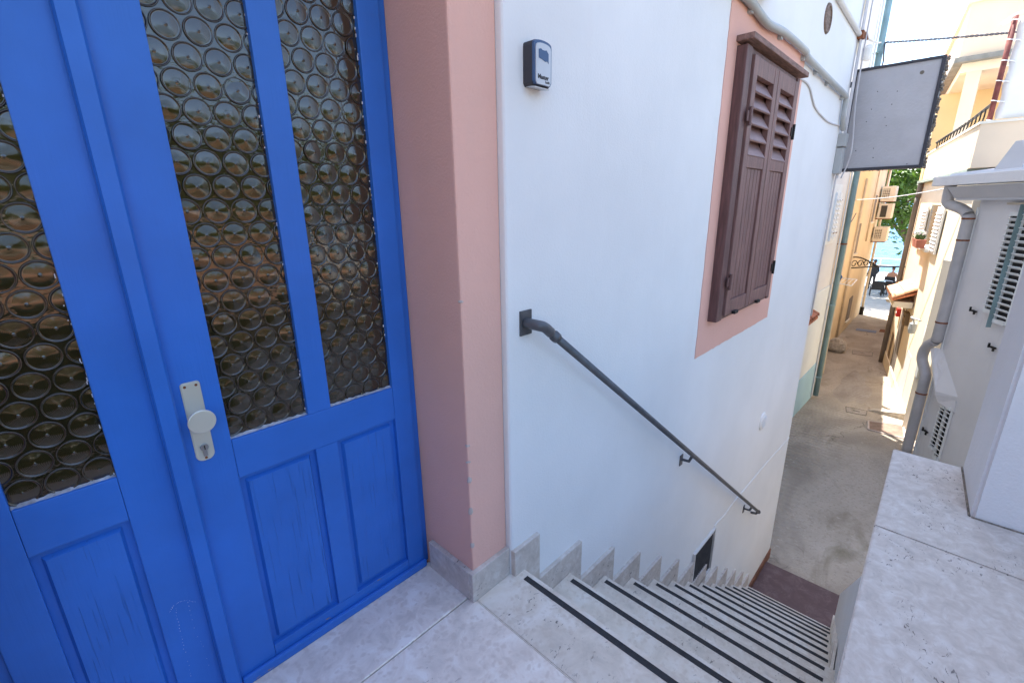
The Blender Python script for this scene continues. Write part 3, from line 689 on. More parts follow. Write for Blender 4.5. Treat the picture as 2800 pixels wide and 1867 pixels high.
for dx, dy, r_ in ((0, 0, .009), (.022, .004, .007), (-.026, .003, .007), (.03, -.03, .006)):
    bm = BM(); tube(bm, smooth_path([(5.42 + dx, .955 + dy, 4.2), (5.42 + dx * .8, .955 + dy, 2.75), (5.415 + dx, .95 + dy, 2.2), (5.41 + dx * 1.3, .945 + dy * 2, 1.75), (5.42 + dx * .5, .955 + dy, 1.52)]), r_, 6); mesh(bm, 'cable', 'cable', wi, smooth=True)
lw = tag(mesh(tube(BM(), smooth_path([(3.72, W - .006, 2.095), (3.93, W - .006, 2.105), (4.08, W - .006, 2.085), (4.20, W - .006, 2.03), (4.34, W - .006, 1.985), (4.74, W - .006, 1.945), (5.15, W - .006, 1.955), (5.38, W - .008, 1.98)]), .0065, 6), 'loose_cable', 'cable', smooth=True), 'thin pale cable looping across the wall from the shutter top', 'cable')
wb_ = thing('wire_bracket', 'rusty insulator bracket with pale conduit at the upper house corner', 'bracket', (5.43, .95, 2.7))
bm = BM(); box(bm, 5.36, 5.44, .935, W, 2.66, 2.72, .004); mesh(bm, 'wall_iron', 'rust', wb_)
bm = BM(); tube(bm, smooth_path([(5.42, .95, 2.70), (8.5, 1.34, 3.36), (12.05, 1.80, 4.18)]), .012, 8); mesh(bm, 'arm', 'pvc_lt', wb_)
bm = BM(); tube(bm, [(5.44, .95, 2.68), (5.50, .94, 2.72), (5.56, .94, 2.69)], .014, 8); mesh(bm, 'insulator', 'rust', wb_)
# overhead twisted service cable from the corner to the balcony
oc = thing('overhead_cable', 'twisted dark overhead cable crossing the sky to the balcony', 'cable', (8, .5, 3))
ca, cb = Vector((12.10, 1.74, 4.18)), Vector((11.0, -.75, 3.64))
for ph in (0, math.pi):
    pts = []
    for i in range(241):
        t_ = i / 240; p = ca.lerp(cb, t_); p.z -= .02 * 4 * t_ * (1 - t_); a = t_ * 130 + ph
        pts.append(p + Vector((math.cos(a) * .011, 0, math.sin(a) * .011)))
    mesh(tube(BM(), pts, .010, 5), 'strand', 'cable_d', oc)
mesh(tube(BM(), smooth_path([(12.10, 1.74, 4.18), (12.02, 1.72, 4.0), (12.14, 1.72, 3.85), (12.04, 1.73, 3.6)]), .014, 6), 'drip_loop', 'cable_d', oc)

# ================================================================== BLANK SIGN BOX
sg = thing('sign_box', 'blank grey box sign with black frame projecting over the alley', 'sign', (5.55, .67, 1.6))
SX = 5.50
y0, y1, z0, z1 = .362, .972, 1.585, 2.445
bm = BM()
for i in range(12):
    for j in range(16): pass
nx, nz = 26, 34; vs = []
for i in range(nx + 1):
    row = []
    for j in range(nz + 1):
        y = y0 + .022 + (y1 - y0 - .044) * i / nx; z = z0 + .022 + (z1 - z0 - .044) * j / nz
        row.append(bm.verts.new((SX + .012 + random.uniform(-.0012, .0012) - .006 * math.sin(math.pi * i / nx) * math.sin(math.pi * j / nz), y, z)))
    vs.append(row)
for i in range(nx):
    for j in range(nz): bm.faces.new((vs[i][j], vs[i][j + 1], vs[i + 1][j + 1], vs[i + 1][j]))
mesh(bm, 'face_panel', 'signface', sg, smooth=True)
mbox('case', 'signframe', sg, SX + .02, SX + .14, y0 + .004, y1 - .004, z0 + .004, z1 - .004)
for a in ((y0, y0 + .026, z0, z1), (y1 - .02, y1, z0, z1), (y0 + .0265, y1 - .0205, z0 + .0005, z0 + .024), (y0 + .0265, y1 - .0205, z1 - .022, z1 - .0005)):
    mbox('frame_bar', 'signframe', sg, SX, SX + .15, *a, bev=.003)
bm = BM()
for i in range(170):
    z = random.uniform(z0, z1); s_ = random.uniform(.004, .013); lathe(bm, [(0, -s_), (s_, -s_ * .3), (s_ * .9, s_ * .5), (0, s_)], 6, (random.random(), random.random(), 1), (SX + random.uniform(0, .14), y0 - .002 - random.random() * .010, z))
for i in range(60):
    y = random.uniform(y0, y1); s_ = random.uniform(.003, .008); lathe(bm, [(0, -s_), (s_, 0), (0, s_)], 5, (0, 0, 1), (SX + random.uniform(0, .14), y, random.choice((z0 - .002, z1 + .002))))
mesh(bm, 'crusted_dirt', 'signdirt', sg, stuff=True)
for y, z in ((.78, 2.24), (.64, 2.22), (.80, 2.10), (.66, 2.12), (.82, 2.00), (.69, 2.02), (.67, 1.95), (.86, 1.76), (.73, 1.77), (.72, 1.69), (.47, 1.62), (.90, 1.61)):
    mesh(lathe(BM(), [(.0038, -.004), (.0038, .002), (0, .003)], 8, (-1, 0, 0), (SX + .0075, y, z)), 'screw', 'iron', sg)
mesh(lathe(BM(), [(.016, -.004), (.013, .001), (0, .002)], 10, (-1, 0, 0), (SX + .0075, .50, 2.34)), 'stain_boss', 'signdirt', sg)
for z in (1.72, 2.32): mbox('wall_arm', 'signframe', sg, SX - .05 + .06, SX + .1, y1 + .001, 1.06, z, z + .03)

# ================================================================== LEFT SIDE: CHALKY WHITE HOUSE
l1 = thing('chalky_house', 'chalky white house with cream lower wall and blue plinth down the alley', 'house', (11, 4, -3))
mesh(prism(BM(), [(6.3, 1.9), (12.05, 1.9), (12.05, 6), (6.3, 6)], -3.4, 9.0), 'wall', 'L1w', l1)
mesh(box(BM(), 6.29, 12.06, 1.888, 1.9, -2.23, -.44), 'cream_band', 'L1c', l1)
mesh(box(BM(), 6.28, 12.07, 1.880, 1.9, -3.4, -2.231), 'plinth', 'L1b', l1, label='pale blue painted plinth')
bm = BM(); box(bm, 10.2, 11.45, 1.885, 1.9, .50, 1.62, .004); mesh(bm, 'window_surround', 'white_paint', l1)
for x0, x1 in ((10.86, 11.06), (11.10, 11.32)):
    s = mesh(box(BM(), x0, x1, 1.850, 1.8845, .56, 1.47, .004), 'shutter', 'white_paint', l1)
    for k in range(9):
        z = .62 + .085 * k; b2 = BM(); obox(b2, ((x0 + x1) / 2, 1.846, z + .04), (x1 - x0 - .05, .006, .055), Matrix.Rotation(R(-35), 3, 'X')); sub(b2, 'slat', 'white_paint', s)
    for z in (.70, 1.32): sub(box(BM(), x1 - .02, x1 + .06, 1.838, 1.850, z, z + .02), 'hinge', 'rust', s)
bm = BM(); tube(bm, [(12.10, 1.80, -3.05), (12.10, 1.80, 8.9)], .055, 14); dp = mesh(bm, 'downpipe', 'pipe_green', l1, smooth=True)
for z in (-2.6, -.9, .42, 2.2, 4.0, 5.6):
    b2 = BM(); tube(b2, [(12.10, 1.80, z), (12.10, 1.80, z + .03)], .062, 14); box(b2, 12.0, 12.1, 1.80, 1.90, z + .005, z + .02); sub(b2, 'pipe_clamp', 'rust' if .3 < z < 1 else 'pipe_green', dp)
bm = BM(); tube(bm, [(11.98, 1.86, -3.05), (11.98, 1.86, 8.8)], .018, 8); mesh(bm, 'earth_conduit', 'pvc_lt', l1)
bm = BM()
for k in range(9):   # flaked render high on the wall
    x, z = 10.25 + random.random() * .45, 3.85 + k * .16; n = 7
    poly(bm, [(x + .22 * math.cos(6.28 * i / n) * random.uniform(.5, 1), 1.8985, z + .14 * math.sin(6.28 * i / n)) for i in range(n)], [(x + .2 * math.cos(6.28 * i / n) * random.uniform(.5, 1), 1.893, z + .13 * math.sin(6.28 * i / n)) for i in range(n)])
mesh(bm, 'flaked_render', 'pipe_cream', l1)
bm = BM(); lathe(bm, [(0, 0), (.05, .01), (.07, .07), (.07, .2), (.04, .25), (0, .26)], 12, (0, 0, 1), (11.1, 1.82, 3.70)); box(bm, 11.06, 11.14, 1.80, 1.9, 3.75, 3.85); mesh(bm, 'wall_lamp', 'pvc_lt', l1)
# small red tiled canopy on the cream wall
def tiled_canopy(t, x0, x1, yw, out, z_hi, z_lo, mat, n, sgn=-1, local=False):
    """a lean-to of barrel tiles: rows run down from the wall"""
    bm = BM(); poly(bm, [(x0, yw, z_hi - .08), (x1, yw, z_hi - .08), (x1, yw + sgn * out, z_lo - .05), (x0, yw + sgn * out, z_lo - .05)], [(x0, yw, z_hi - .02), (x1, yw, z_hi - .02), (x1, yw + sgn * out, z_lo), (x0, yw + sgn * out, z_lo)])
    mesh(bm, 'canopy_deck', 'tile', t, local)
    for k in range(n):
        xc = x0 + (x1 - x0) * (k + .5) / n; r_ = (x1 - x0) / n * .5
        for q in range(2):
            a0, a1 = q / 2, (q + 1) / 2 + .06; b2 = BM(); rings = []
            for tt, ex in ((a0, 1.0), (a1, 1.15)):
                yy = yw + sgn * out * tt; zz = z_hi + (z_lo - z_hi) * tt + .012 * (2 - q)
                rings.append([b2.verts.new((xc + r_ * ex * math.cos(a), yy, zz + r_ * .8 * ex * math.sin(a))) for a in [math.pi * i / 8 for i in range(9)]])
            for i in range(8): b2.faces.new((rings[0][i], rings[0][i + 1], rings[1][i + 1], rings[1][i]))
            o = mesh(b2, 'roof_tile', mat, t, local); md = o.modifiers.new('thickness', 'SOLIDIFY'); md.thickness = .014
c1 = thing('tiled_canopy', 'small red tiled canopy peeking out behind the white house corner', 'canopy', (10.5, 1.6, -1))
tiled_canopy(c1, 8.9, 9.80, 1.888, .25, -.55, -.70, 'tile', 6)

# ================================================================== LEFT SIDE: OCHRE HOUSE
l2 = thing('ochre_house', 'long ochre house lining the left side of the alley', 'house', (18, 4, -3.4))
mesh(prism(BM(), [(12.06, 2.02), (17.2, 2.55), (17.2, 7), (12.06, 7)], -4.2, 1.86), 'wall', 'ochre', l2)
mesh(prism(BM(), [(17.2, 2.55), (26.6, 2.86), (26.6, 7), (17.2, 7)], -4.2, 2.62), 'far_wall', 'ochre', l2)
mesh(prism(BM(), [(17.1, 2.46), (26.75, 2.76), (26.75, 7.1), (17.1, 7.1)], 2.621, 2.72), 'roof_edge', 'tile', l2)
mesh(prism(BM(), [(12.4, 2.035), (13.2, 2.115), (13.2, 2.3), (12.4, 2.3)], -3.6, 1.85), 'pale_bay', 'cream', l2)
for x, za, zb in ((19.6, .55, -.45), (23.2, 1.5, .5), (21.5, -2.3, -3.2)):
    yw = 2.55 + (x - 17.2) * .033 if x > 17.2 else 2.02 + (x - 12.06) * .1031
    wv = mesh(box(BM(), x, x + .8, yw - .008, yw + .1, min(za, zb), max(za, zb)), 'window', 'pipe_dark', l2)
    sub(box(BM(), x - .05, x + .85, yw - .06, yw + .1, min(za, zb) - .06, min(za, zb) - .005), 'sill', 'cream', wv)
bm = BM(); tube(bm, smooth_path([(13.9, 2.08, 1.94), (13.9, 2.08, 1.2), (13.92, 2.07, .62), (14.1, 2.10, .50), (14.42, 2.13, .44), (14.5, 2.13, .25), (14.52, 2.13, -2.5), (14.52, 2.12, -3.25)], 5), .06, 12); mesh(bm, 'downpipe', 'pipe_cream', l2, smooth=True)
bm = BM(); tube(bm, [(26.45, 2.76, 2.6), (26.45, 2.76, -3.45)], .05, 10); fp = mesh(bm, 'downpipe', 'pipe_cream', l2, smooth=True)
sub(tube(BM(), [(26.45, 2.76, -3.82), (26.45, 2.76, -3.45)], .085, 10), 'pipe_shoe', 'iron', fp)
mesh(tube(BM(), [(19.3, 2.57, 2.0), (19.3, 2.57, -3.4)], .035, 10), 'wall_pipe', 'pipe_cream', l2, smooth=True); mesh(tube(BM(), [(22.6, 2.67, 2.6), (22.6, 2.67, -.2)], .03, 8), 'wall_pipe', 'pipe_cream', l2, smooth=True)
mesh(tube(BM(), smooth_path([(14.9, 2.22, .95), (16.2, 2.36, .70), (17.6, 2.45, .95)]), .012, 6), 'wall_wire', 'cable_d', l2)
for i, (zb, lab, gr_) in enumerate(((1.26, 'topmost cream air conditioning unit on the ochre house end', 1), (.58, 'middle air conditioning unit with dark square grille, of three stacked', 2), (-.36, 'lowest cream air conditioning unit, just above the sea glimpse', 1))):
    t = thing('air_conditioner', lab, 'air conditioner', (25.2, 2.55, zb), group='air conditioners at the alley end')
    mesh(box(BM(), 25.0, 25.8, 2.30, 2.74, zb, zb + .60, .015), 'casing', 'ac', t)
    if gr_ == 2: mesh(box(BM(), 24.985, 25.001, 2.46, 2.66, zb + .06, zb + .52), 'grille', 'ac_d', t)
    else:
        g_ = mesh(box(BM(), 24.992, 25.001, 2.48, 2.70, zb + .12, zb + .50), 'grille', 'ac_d', t)
        for k in range(6): sub(box(BM(), 24.984, 24.993, 2.48, 2.70, zb + .13 + k * .065, zb + .155 + k * .065), 'grille_bar', 'ac', g_)
        for k in range(3): sub(box(BM(), 24.982, 24.9835, 2.53 + k * .06, 2.545 + k * .06, zb + .12, zb + .50), 'grille_bar', 'ac', g_)
    for x in (25.12, 25.65): mesh(box(BM(), x, x + .04, 2.32, 2.83, zb - .04, zb - .001), 'bracket', 'rust', t)
t = thing('wrought_iron_bracket', 'black wrought iron scrolled canopy bracket over a doorway in the ochre wall', 'bracket', (20, 2.4, -.7))
mesh(tube(BM(), smooth_path([(19.6, 2.62, -.55), (19.9, 2.40, -.58), (20.3, 2.1, -.78), (20.5, 1.95, -.90)]), .022, 6), 'top_arc', 'iron', t)
mesh(tube(BM(), [(19.6, 2.62, -.92), (20.5, 1.95, -.90)], .022, 6), 'lower_bar', 'iron', t)
for k in range(4):
    c = Vector((19.7 + k * .2, 2.53 - k * .145, -.78)); pts = [c + Vector((.8, -.58, 0)).normalized() * (math.cos(a) * (.13 - a * .012)) + Vector((0, 0, math.sin(a) * (.13 - a * .012))) for a in [i * .5 for i in range(15)]]
    mesh(tube(BM(), pts, .015, 5), 'scroll', 'iron', t)
mesh(tube(BM(), [(20.5, 1.95, -.90), (21.2, 1.16, -.93)], .028, 6), 'tie_bar', 'iron', t)
t = thing('clothes_rack', 'small white folding clothes rack hung beside the green downpipe', 'clothes rack', (14.2, 1.95, -.75))
for a, b in (((13.6, 2.12, -.60), (14.6, 2.16, -.62)), ((13.65, 1.72, -.66), (14.55, 1.74, -.62)), ((13.6, 2.12, -.60), (13.65, 1.72, -.66)), ((14.6, 2.16, -.62), (14.55, 1.74, -.62))): mesh(tube(BM(), [a, b], .012, 6), 'frame_tube', 'white_paint', t)
for k in range(4): mesh(tube(BM(), [(13.62, 2.05 - k * .085, -.62), (14.58, 2.08 - k * .085, -.62)], .006, 5), 'line', 'white_paint', t)
bm = BM()
g_ = [[bm.verts.new((13.45 + i * .05, 1.98 + .03 * math.sin(i * 1.3) + (.02 * j if j else 0), -.44 - j * .05 + .03 * math.sin(i * .9))) for j in range(5)] for i in range(8)]
for i in range(7):
    for j in range(4): bm.faces.new((g_[i][j], g_[i + 1][j], g_[i + 1][j + 1], g_[i][j + 1]))
o = tag(mesh(bm, 'blue_towel', 'blue_cloth', smooth=True), 'dark blue cloth draped on the white clothes rack', 'cloth'); o.modifiers.new('thickness', 'SOLIDIFY').thickness = .03
bm = BM(); lathe(bm, [(0, 0), (.24, .02), (.30, .16), (.26, .34), (.14, .46), (0, .48)], 9, (0, 0, 1), (17.6, 2.30, gz(17.6) - .03))
for v in bm.verts: v.co += Vector((random.uniform(-.04, .04), random.uniform(-.04, .04), random.uniform(-.02, .02)))
tag(mesh(bm, 'rubble_block', 'rubble'), 'rough mortared stone block at the foot of the ochre wall', 'stone')
bm = BM()
for k in range(3): box(bm, 12.45 + k * .16, 12.60 + k * .16, 1.86, 2.0, gz(12.5) - .02, gz(12.5) + .30 - k * .05, .01)
tag(mesh(bm, 'white_plinth_blocks', 'cream'), 'small pale stepped block beside the green downpipe foot', 'block')

# ================================================================== RIGHT SIDE: GREY-WHITE HOUSE (turned 29 degrees)
AZ1 = R(29); O1 = (10.0, -.1, 0)
r1 = thing('grey_house', 'low grey white house with louvred shutters behind the parapet', 'house', O1, AZ1)
def loc(*a, **k): return dict(local=True)
mesh(box(BM(), -6.0, 0, -4.5, 0, -3.3, 1.32, .01), 'wall', 'grey_house', r1, True)
mesh(box(BM(), -6.4, .30, -4.9, .16, 1.30, 1.335), 'soffit', 'grey_cap', r1, True)
mesh(poly(BM(), [(-6.4, .17, 1.3345), (.32, .17, 1.3345), (.32, .30, 1.50), (-6.4, .30, 1.50)], [(-6.4, -.5, 1.345), (.32, -.5, 1.345), (.32, -.2, 1.52), (-6.4, -.2, 1.52)]), 'cornice', 'grey_cap', r1, True)
mesh(box(BM(), -6.4, .62, .10, .36, 1.52, 1.66, .01), 'fascia_gutter', 'grey_house', r1, True)
mesh(poly(BM(), [(-6.4, .3, 1.60), (.5, .3, 1.60), (.5, -4.9, 1.60), (-6.4, -4.9, 1.60)], [(-6.4, .2, 1.70), (.45, .2, 1.70), (.0, -2.2, 2.0), (-6.4, -2.2, 2.0)]), 'roof', 'grey_cap', r1, True)
bm = BM(); poly(bm, [(-.95, .2, 1.70), (-.45, .2, 1.70), (-.45, -.6, 1.72), (-.95, -.6, 1.72)], [(-.90, .1, 2.05), (-.55, .1, 2.05), (-.55, -.5, 2.05), (-.90, -.5, 2.05)]); mesh(bm, 'chimney_base', 'grey_cap', r1, True)
bm = BM(); tube(bm, smooth_path([(.42, .20, 1.55), (.42, .20, 1.36), (.40, .18, 1.25), (.20, .10, 1.17), (.06, .08, 1.08), (.03, .08, .90), (.03, .08, -.72), (.06, .08, -.90), (.20, .09, -1.02), (.27, .09, -1.15), (.26, .09, -1.30), (.12, .08, -1.48), (.08, .08, -1.70), (.08, .08, -3.05)], 5), .075, 14); dp = mesh(bm, 'downpipe', 'pipe_grey', r1, True, smooth=True)
for z, x in ((1.02, .03), (.70, .03), (-.60, .03), (-1.85, .08)):
    sub(tube(BM(), [(x, .08, z), (x, .08, z + .025)], .081, 14), 'pipe_clamp', 'rust', dp)
mesh(box(BM(), -.02, .012, .001, .02, -3.2, 1.2), 'corner_bead', 'white_paint', r1, True)
def louvre(x0, x1, z0, z1, n, parent, open_deg, hinge):
    """louvred leaf standing open from the wall, blades seen end on"""
    s_ = mesh(BM_louvre_frame(x0, x1, z0, z1), 'shutter', 'white_paint', parent, True)
    for k in range(n):
        z = z0 + .06 + (z1 - z0 - .12) * (k + .5) / n
        b2 = BM(); obox(b2, ((x0 + x1) / 2, .034, z), (x1 - x0 - .03, .046, .012), Matrix.Rotation(R(42), 3, 'X')); sub(b2, 'slat', 'white_paint', s_)
    b2 = BM(); box(b2, x0 + .022, x1 - .022, .006, .010, z0 + .05, z1 - .05); sub(b2, 'dark_back', 'iron', s_)
def BM_louvre_frame(x0, x1, z0, z1):
    bm = BM()
    for a, b in ((x0, x0 + .018), (x1 - .018, x1)): box(bm, a, b, .004, .030, z0, z1)
    for a, b in ((z0, z0 + .05), (z1 - .05, z1)): box(bm, x0 + .018, x1 - .018, .005, .050, a, b)
    return bm
louvre(-.92, -.70, -.24, 1.14, 17, r1, 0, 0); louvre(-1.18, -.935, -.34, 1.20, 17, r1, 0, 0)
mbox('shutter_edge', 'pipe_green', r1, -.933, -.922, .03, .085, -.42, 1.24, local=True)
mesh(box(BM(), -1.3, -.62, .001, .05, 1.235, 1.262), 'window_head', 'pipe_cream', r1, True)
louvre(-.50, -.36, -2.62, -1.83, 10, r1, 0, 0); louvre(-.64, -.51, -2.72, -1.80, 10, r1, 0, 0)
# stone water spout / sloping hood between the windows
mesh(poly(BM(), [(-.02, .001, -1.10), (.10, .10, -1.06), (-.34, .13, -1.70), (-.62, .001, -1.66)], [(-.02, .001, -1.02), (.06, .08, -1.02), (-.34, .13, -1.64), (-.64, .001, -1.60)]), 'sloping_hood', 'grey_house', r1, True)
mesh(poly(BM(), [(-.64, .001, -1.675), (-.36, .11, -1.715), (-.40, .08, -1.82), (-.68, .001, -1.86)], [(-.64, .02, -1.655), (-.36, .13, -1.70), (-.40, .10, -1.80), (-.68, .02, -1.84)]), 'hood_apron', 'grey_house', r1, True)
for i, (x, z) in enumerate(((-.50, -.28), (-1.05, -.68), (-.16, -2.43))):
    bm = BM(); box(bm, x - .05, x + .05, .001, .03, z - .012, z + .012, .003); box(bm, x + .028, x + .05, .03, .05, z - .012, z + .055, .003); box(bm, x - .07, x - .045, .03, .05, z - .04, z + .02, .003); mesh(bm, 'shutter_catch', 'iron', r1, True)

# ================================================================== RIGHT SIDE: YELLOW HOUSE WITH TERRACE
AZ2 = R(9.5); O2 = (11.0, -.02, 0)
r2 = thing('yellow_house', 'yellow house with balcony parapet and loggia along the right of the alley', 'house', O2, AZ2)
L2W = 6.25
def wp(x, y=0):  # local to world for plan points
    c_, s_ = math.cos(AZ2), math.sin(AZ2); return (O2[0] + x * c_ - y * s_, O2[1] + x * s_ + y * c_)
front = [wp(0), wp(L2W), (17.3, -5), (11.0, -5)]
mesh(prism(BM(), front, -3.6, 1.74), 'wall', 'yellow', r2)
mesh(prism(BM(), [wp(.2, .14), wp(L2W + .12, .14), wp(L2W + .12, -.1), wp(.2, -.1)], 1.741, 1.80), 'eave_gutter', 'green_eave', r2)
mesh(prism(BM(), [(11.0, .12), wp(L2W, .05), wp(L2W, -.12), (11.16, -.05), (11.16, -5), (11.0, -5)], 1.801, 2.46), 'balcony_parapet', 'peach', r2)
mesh(prism(BM(), [(10.98, .14), wp(L2W, .07), wp(L2W, -.14), (11.18, -.07), (11.18, -5), (10.98, -5)], 2.4605, 2.50), 'parapet_cap', 'cream', r2)
mesh(prism(BM(), [(11.17, -.02), wp(L2W, -.13), (17.2, -5), (11.17, -5)], 1.802, 1.83), 'terrace_floor', 'grey_cap', r2)
# upper storey on posts
mesh(prism(BM(), [(15.4, .80), (22, 1.5), (22, -5), (15.4, -5)], 4.34, 5.40), 'upper_wall', 'peach', r2)
mesh(poly(BM(), [(15.32, .84, 5.401), (22, 1.6, 5.401), (22, -5, 5.401), (15.32, -5, 5.401)], [(15.32, .84, 5.46), (22, 1.6, 5.46), (22, -5, 5.46), (15.32, -5, 5.46)]), 'upper_cap', 'cream', r2)
mesh(prism(BM(), [(16.4, .35), (22, 1.0), (22, -5), (16.4, -5)], 5.461, 8.0), 'attic_wall', 'peach', r2)
mesh(prism(BM(), [(15.28, .86), (22, 1.6), (22, -5), (15.28, -5)], 4.235, 4.338), 'slab_edge', 'slab_edge', r2)
mesh(prism(BM(), [(15.5, .72), (22, 1.4), (22, -5), (15.5, -5)], 4.05, 4.234), 'ring_beam', 'yellow', r2)
for y0_, y1_ in ((.37, .62), (-1.4, -1.1), (-3.2, -2.9)): mesh(box(BM(), 15.5, 15.8, y0_, y1_, 1.83, 4.05, .006), 'column', 'peach', r2)
mesh(prism(BM(), [(18.2, 1.15), (22, 1.45), (22, -5), (18.2, -5)], 1.83, 4.05), 'loggia_wall', 'ochre_in', r2)
mesh(box(BM(), 15.55, 18.2, -5, -3.8, 1.83, 4.05), 'loggia_side', 'ochre_in', r2)
mesh(box(BM(), 15.75, 15.88, .20, .52, 4.42, 4.50, .005), 'air_brick', 'tile', r2)
rg = mesh(tube(BM(), [(15.45, .85, 2.60), (13.3, .33, 2.75), (11.3, .05, 2.78)], .025, 8), 'balcony_rail', 'iron', r2)
for k in range(16):
    t_ = k / 15; x = 11.4 + 4.0 * t_; y = .06 + .78 * t_ * .98; zt_ = 2.78 - .16 * t_
    sub(tube(BM(), smooth_path([(x, y, 2.46), (x + .04, y + .01, 2.55), (x - .03, y, 2.64), (x, y, zt_)], 4), .012, 5), 'baluster', 'iron', rg)
bm = BM(); tube(bm, [(16.3, .55, 5.4), (16.3, .62, 8.4)], .06, 10); mesh(bm, 'roof_pipe', 'pipe_grey', r2)
mesh(lathe(BM(), [(0, .02), (.10, .03), (.16, .02), (.17, 0)], 18, (-.1, 1, 0), (11.7, .175, 2.10)), 'wall_disc', 'cream', r2, label='pale round plate on the balcony parapet')
# window with open white shutters, dark canopy door, boxes
mesh(box(BM(), 2.85, 4.05, -.1, .006, .28, 1.20), 'window', 'glass_win', r2, True)
for x0, x1, ang in ((2.0, 2.78, 0), (4.15, 4.9, 0)):
    s = mesh(box(BM(), x0, x1, .02, .055, .22, 1.17, .004), 'shutter', 'white_paint', r2, True)
    for k in range(11):
        b2 = BM(); obox(b2, ((x0 + x1) / 2, .062, .30 + k * .075), (x1 - x0 - .12, .008, .05), Matrix.Rotation(R(35), 3, 'X')); sub(b2, 'slat', 'white_paint', s)
mesh(box(BM(), 2.75, 4.15, .0, .11, .20, .275, .006), 'window_sill', 'white_paint', r2, True)
mesh(box(BM(), 4.0, 4.9, -.25, .002, -3.5, -1.35), 'door_recess', 'pipe_dark', r2, True)
mesh(box(BM(), 3.95, 4.95, .001, .05, -1.35, -1.22), 'door_lintel', 'cream', r2, True)
mesh(box(BM(), 2.0, 2.7, -.1, .004, -3.4, -2.0), 'lower_door', 'grey_cap', r2, True)
mesh(box(BM(), 5.35, 5.75, -.1, .006, -3.1, -2.3), 'vent_window', 'mail', r2, True)
mesh(box(BM(), 1.3, L2W, .001, .03, -3.7, -3.0), 'plinth', 'yellow', r2, True)
mesh(box(BM(), .12, .40, .001, .012, -2.95, -2.60), 'vent_panel', 'pipe_cream', r2, True)
bm = BM(); tube(bm, smooth_path([(L2W - .05, .07, 1.75), (L2W - .05, .07, 1.4), (L2W - .02, .07, 1.2), (L2W, .07, -1.0), (L2W, .07, -3.38)], 4), .06, 12); mesh(bm, 'downpipe', 'pipe_dark', r2, True, smooth=True)
bm = BM(); tube(bm, [(.62, .05, -1.9), (.62, .05, -2.85)], .035, 10); mesh(bm, 'white_pipe', 'pvc_lt', r2, True, smooth=True)
bm = BM(); box(bm, .35, .62, .001, .10, -1.98, -1.66, .01); mesh(bm, 'meter_box', 'pvc', r2, True)
bm = BM(); lathe(bm, [(0, 0), (.05, .02), (.07, .10), (.06, .22), (0, .26)], 12, (0, 0, 1), (1.15, .22, -1.30)); tube(bm, smooth_path([(1.15, .22, -1.06), (1.12, .25, -.95), (.9, .3, -.92), (.6, .2, -.90)]), .018, 6); mesh(bm, 'wall_lantern', 'pvc', r2, True)
bm = BM(); tube(bm, smooth_path([(1.0, .03, -1.05), (.9, .04, -1.3), (.85, .03, -1.7)]), .02, 6); mesh(bm, 'lantern_cable', 'cable', r2, True)
mesh(poly(BM(), [(-.35, -.6, -3.4), (.55, .10, -3.4), (.55, -.5, -3.4), (-.35, -1.0, -3.4)], [(-.35, -.6, .26), (.55, .10, .26), (.55, -.5, .26), (-.35, -1.0, .26)]), 'white_buttress', 'cream', r2, True, label='bright white buttress wall beside the grey downpipe')
c2 = thing('tiled_canopy', 'sunlit terracotta tiled canopy above a doorway in the yellow house', 'canopy', O2, AZ2)
tiled_canopy(c2, 3.25, 4.75, .0, .42, -.74, -.95, 'tile_lt', 8, 1, True)
mesh(box(BM(), 3.3, 4.7, .02, .38, -1.16, -1.02), 'canopy_beam', 'cream', c2, True)
lt = thing('ceiling_lamp', 'small round lamp hanging under the terracotta canopy', 'lamp', O2, AZ2)
mesh(lathe(BM(), [(0, 0), (.07, .02), (.10, .10), (.05, .16), (0, .16)], 12, (0, 0, 1), (4.9, .30, -1.33)), 'shade', 'pvc_lt', lt, True)
mb = thing('letterbox', 'brown letterbox on the wall under the tiled canopy', 'letterbox', O2, AZ2)
mesh(box(BM(), 3.45, 3.85, .001, .09, -1.62, -1.32, .008), 'box', 'mail', mb, True); mesh(box(BM(), 3.50, 3.80, .091, .096, -1.42, -1.40), 'slot', 'iron', mb, True)
rb = thing('red_box', 'small red box beside the doorway under the canopy', 'box', O2, AZ2)
mesh(box(BM(), 5.05, 5.25, .001, .09, -1.72, -1.50, .008), 'case', 'red', rb, True); mesh(box(BM(), 5.08, 5.22, .0905, .096, -1.64, -1.60), 'slot', 'white_paint', rb, True)
fp_ = thing('flower_box', 'window box with white flowers between the open white shutters', 'plant', O2, AZ2)
mesh(poly(BM(), [(2.85, .12, .28), (3.5, .12, .28), (3.5, .26, .28), (2.85, .26, .28)], [(2.82, .10, .46), (3.53, .10, .46), (3.53, .28, .46), (2.82, .28, .46)]), 'pot', 'pot', fp_, True)
def leafball(n, c, r_, size):
    bm = BM()
    for i in range(n):
        d = Vector((random.gauss(0, 1), random.gauss(0, 1), random.gauss(0, 1))); d.normalize(); p = Vector(c) + Vector((d.x * r_[0], d.y * r_[1], d.z * r_[2])) * random.random() ** .4
        u_ = d.orthogonal().normalized() * size * random.uniform(.6, 1.2); v_ = d.cross(u_).normalized() * size * random.uniform(.6, 1.2)
        bm.faces.new([bm.verts.new(p + q) for q in (u_, v_, -u_, -v_)])
    return bm
mesh(leafball(90, (3.15, .2, .52), (.35, .12, .12), .04), 'foliage', 'leaf_f', fp_, True); mesh(leafball(60, (3.15, .22, .60), (.36, .12, .08), .035), 'blossom', 'flower', fp_, True)
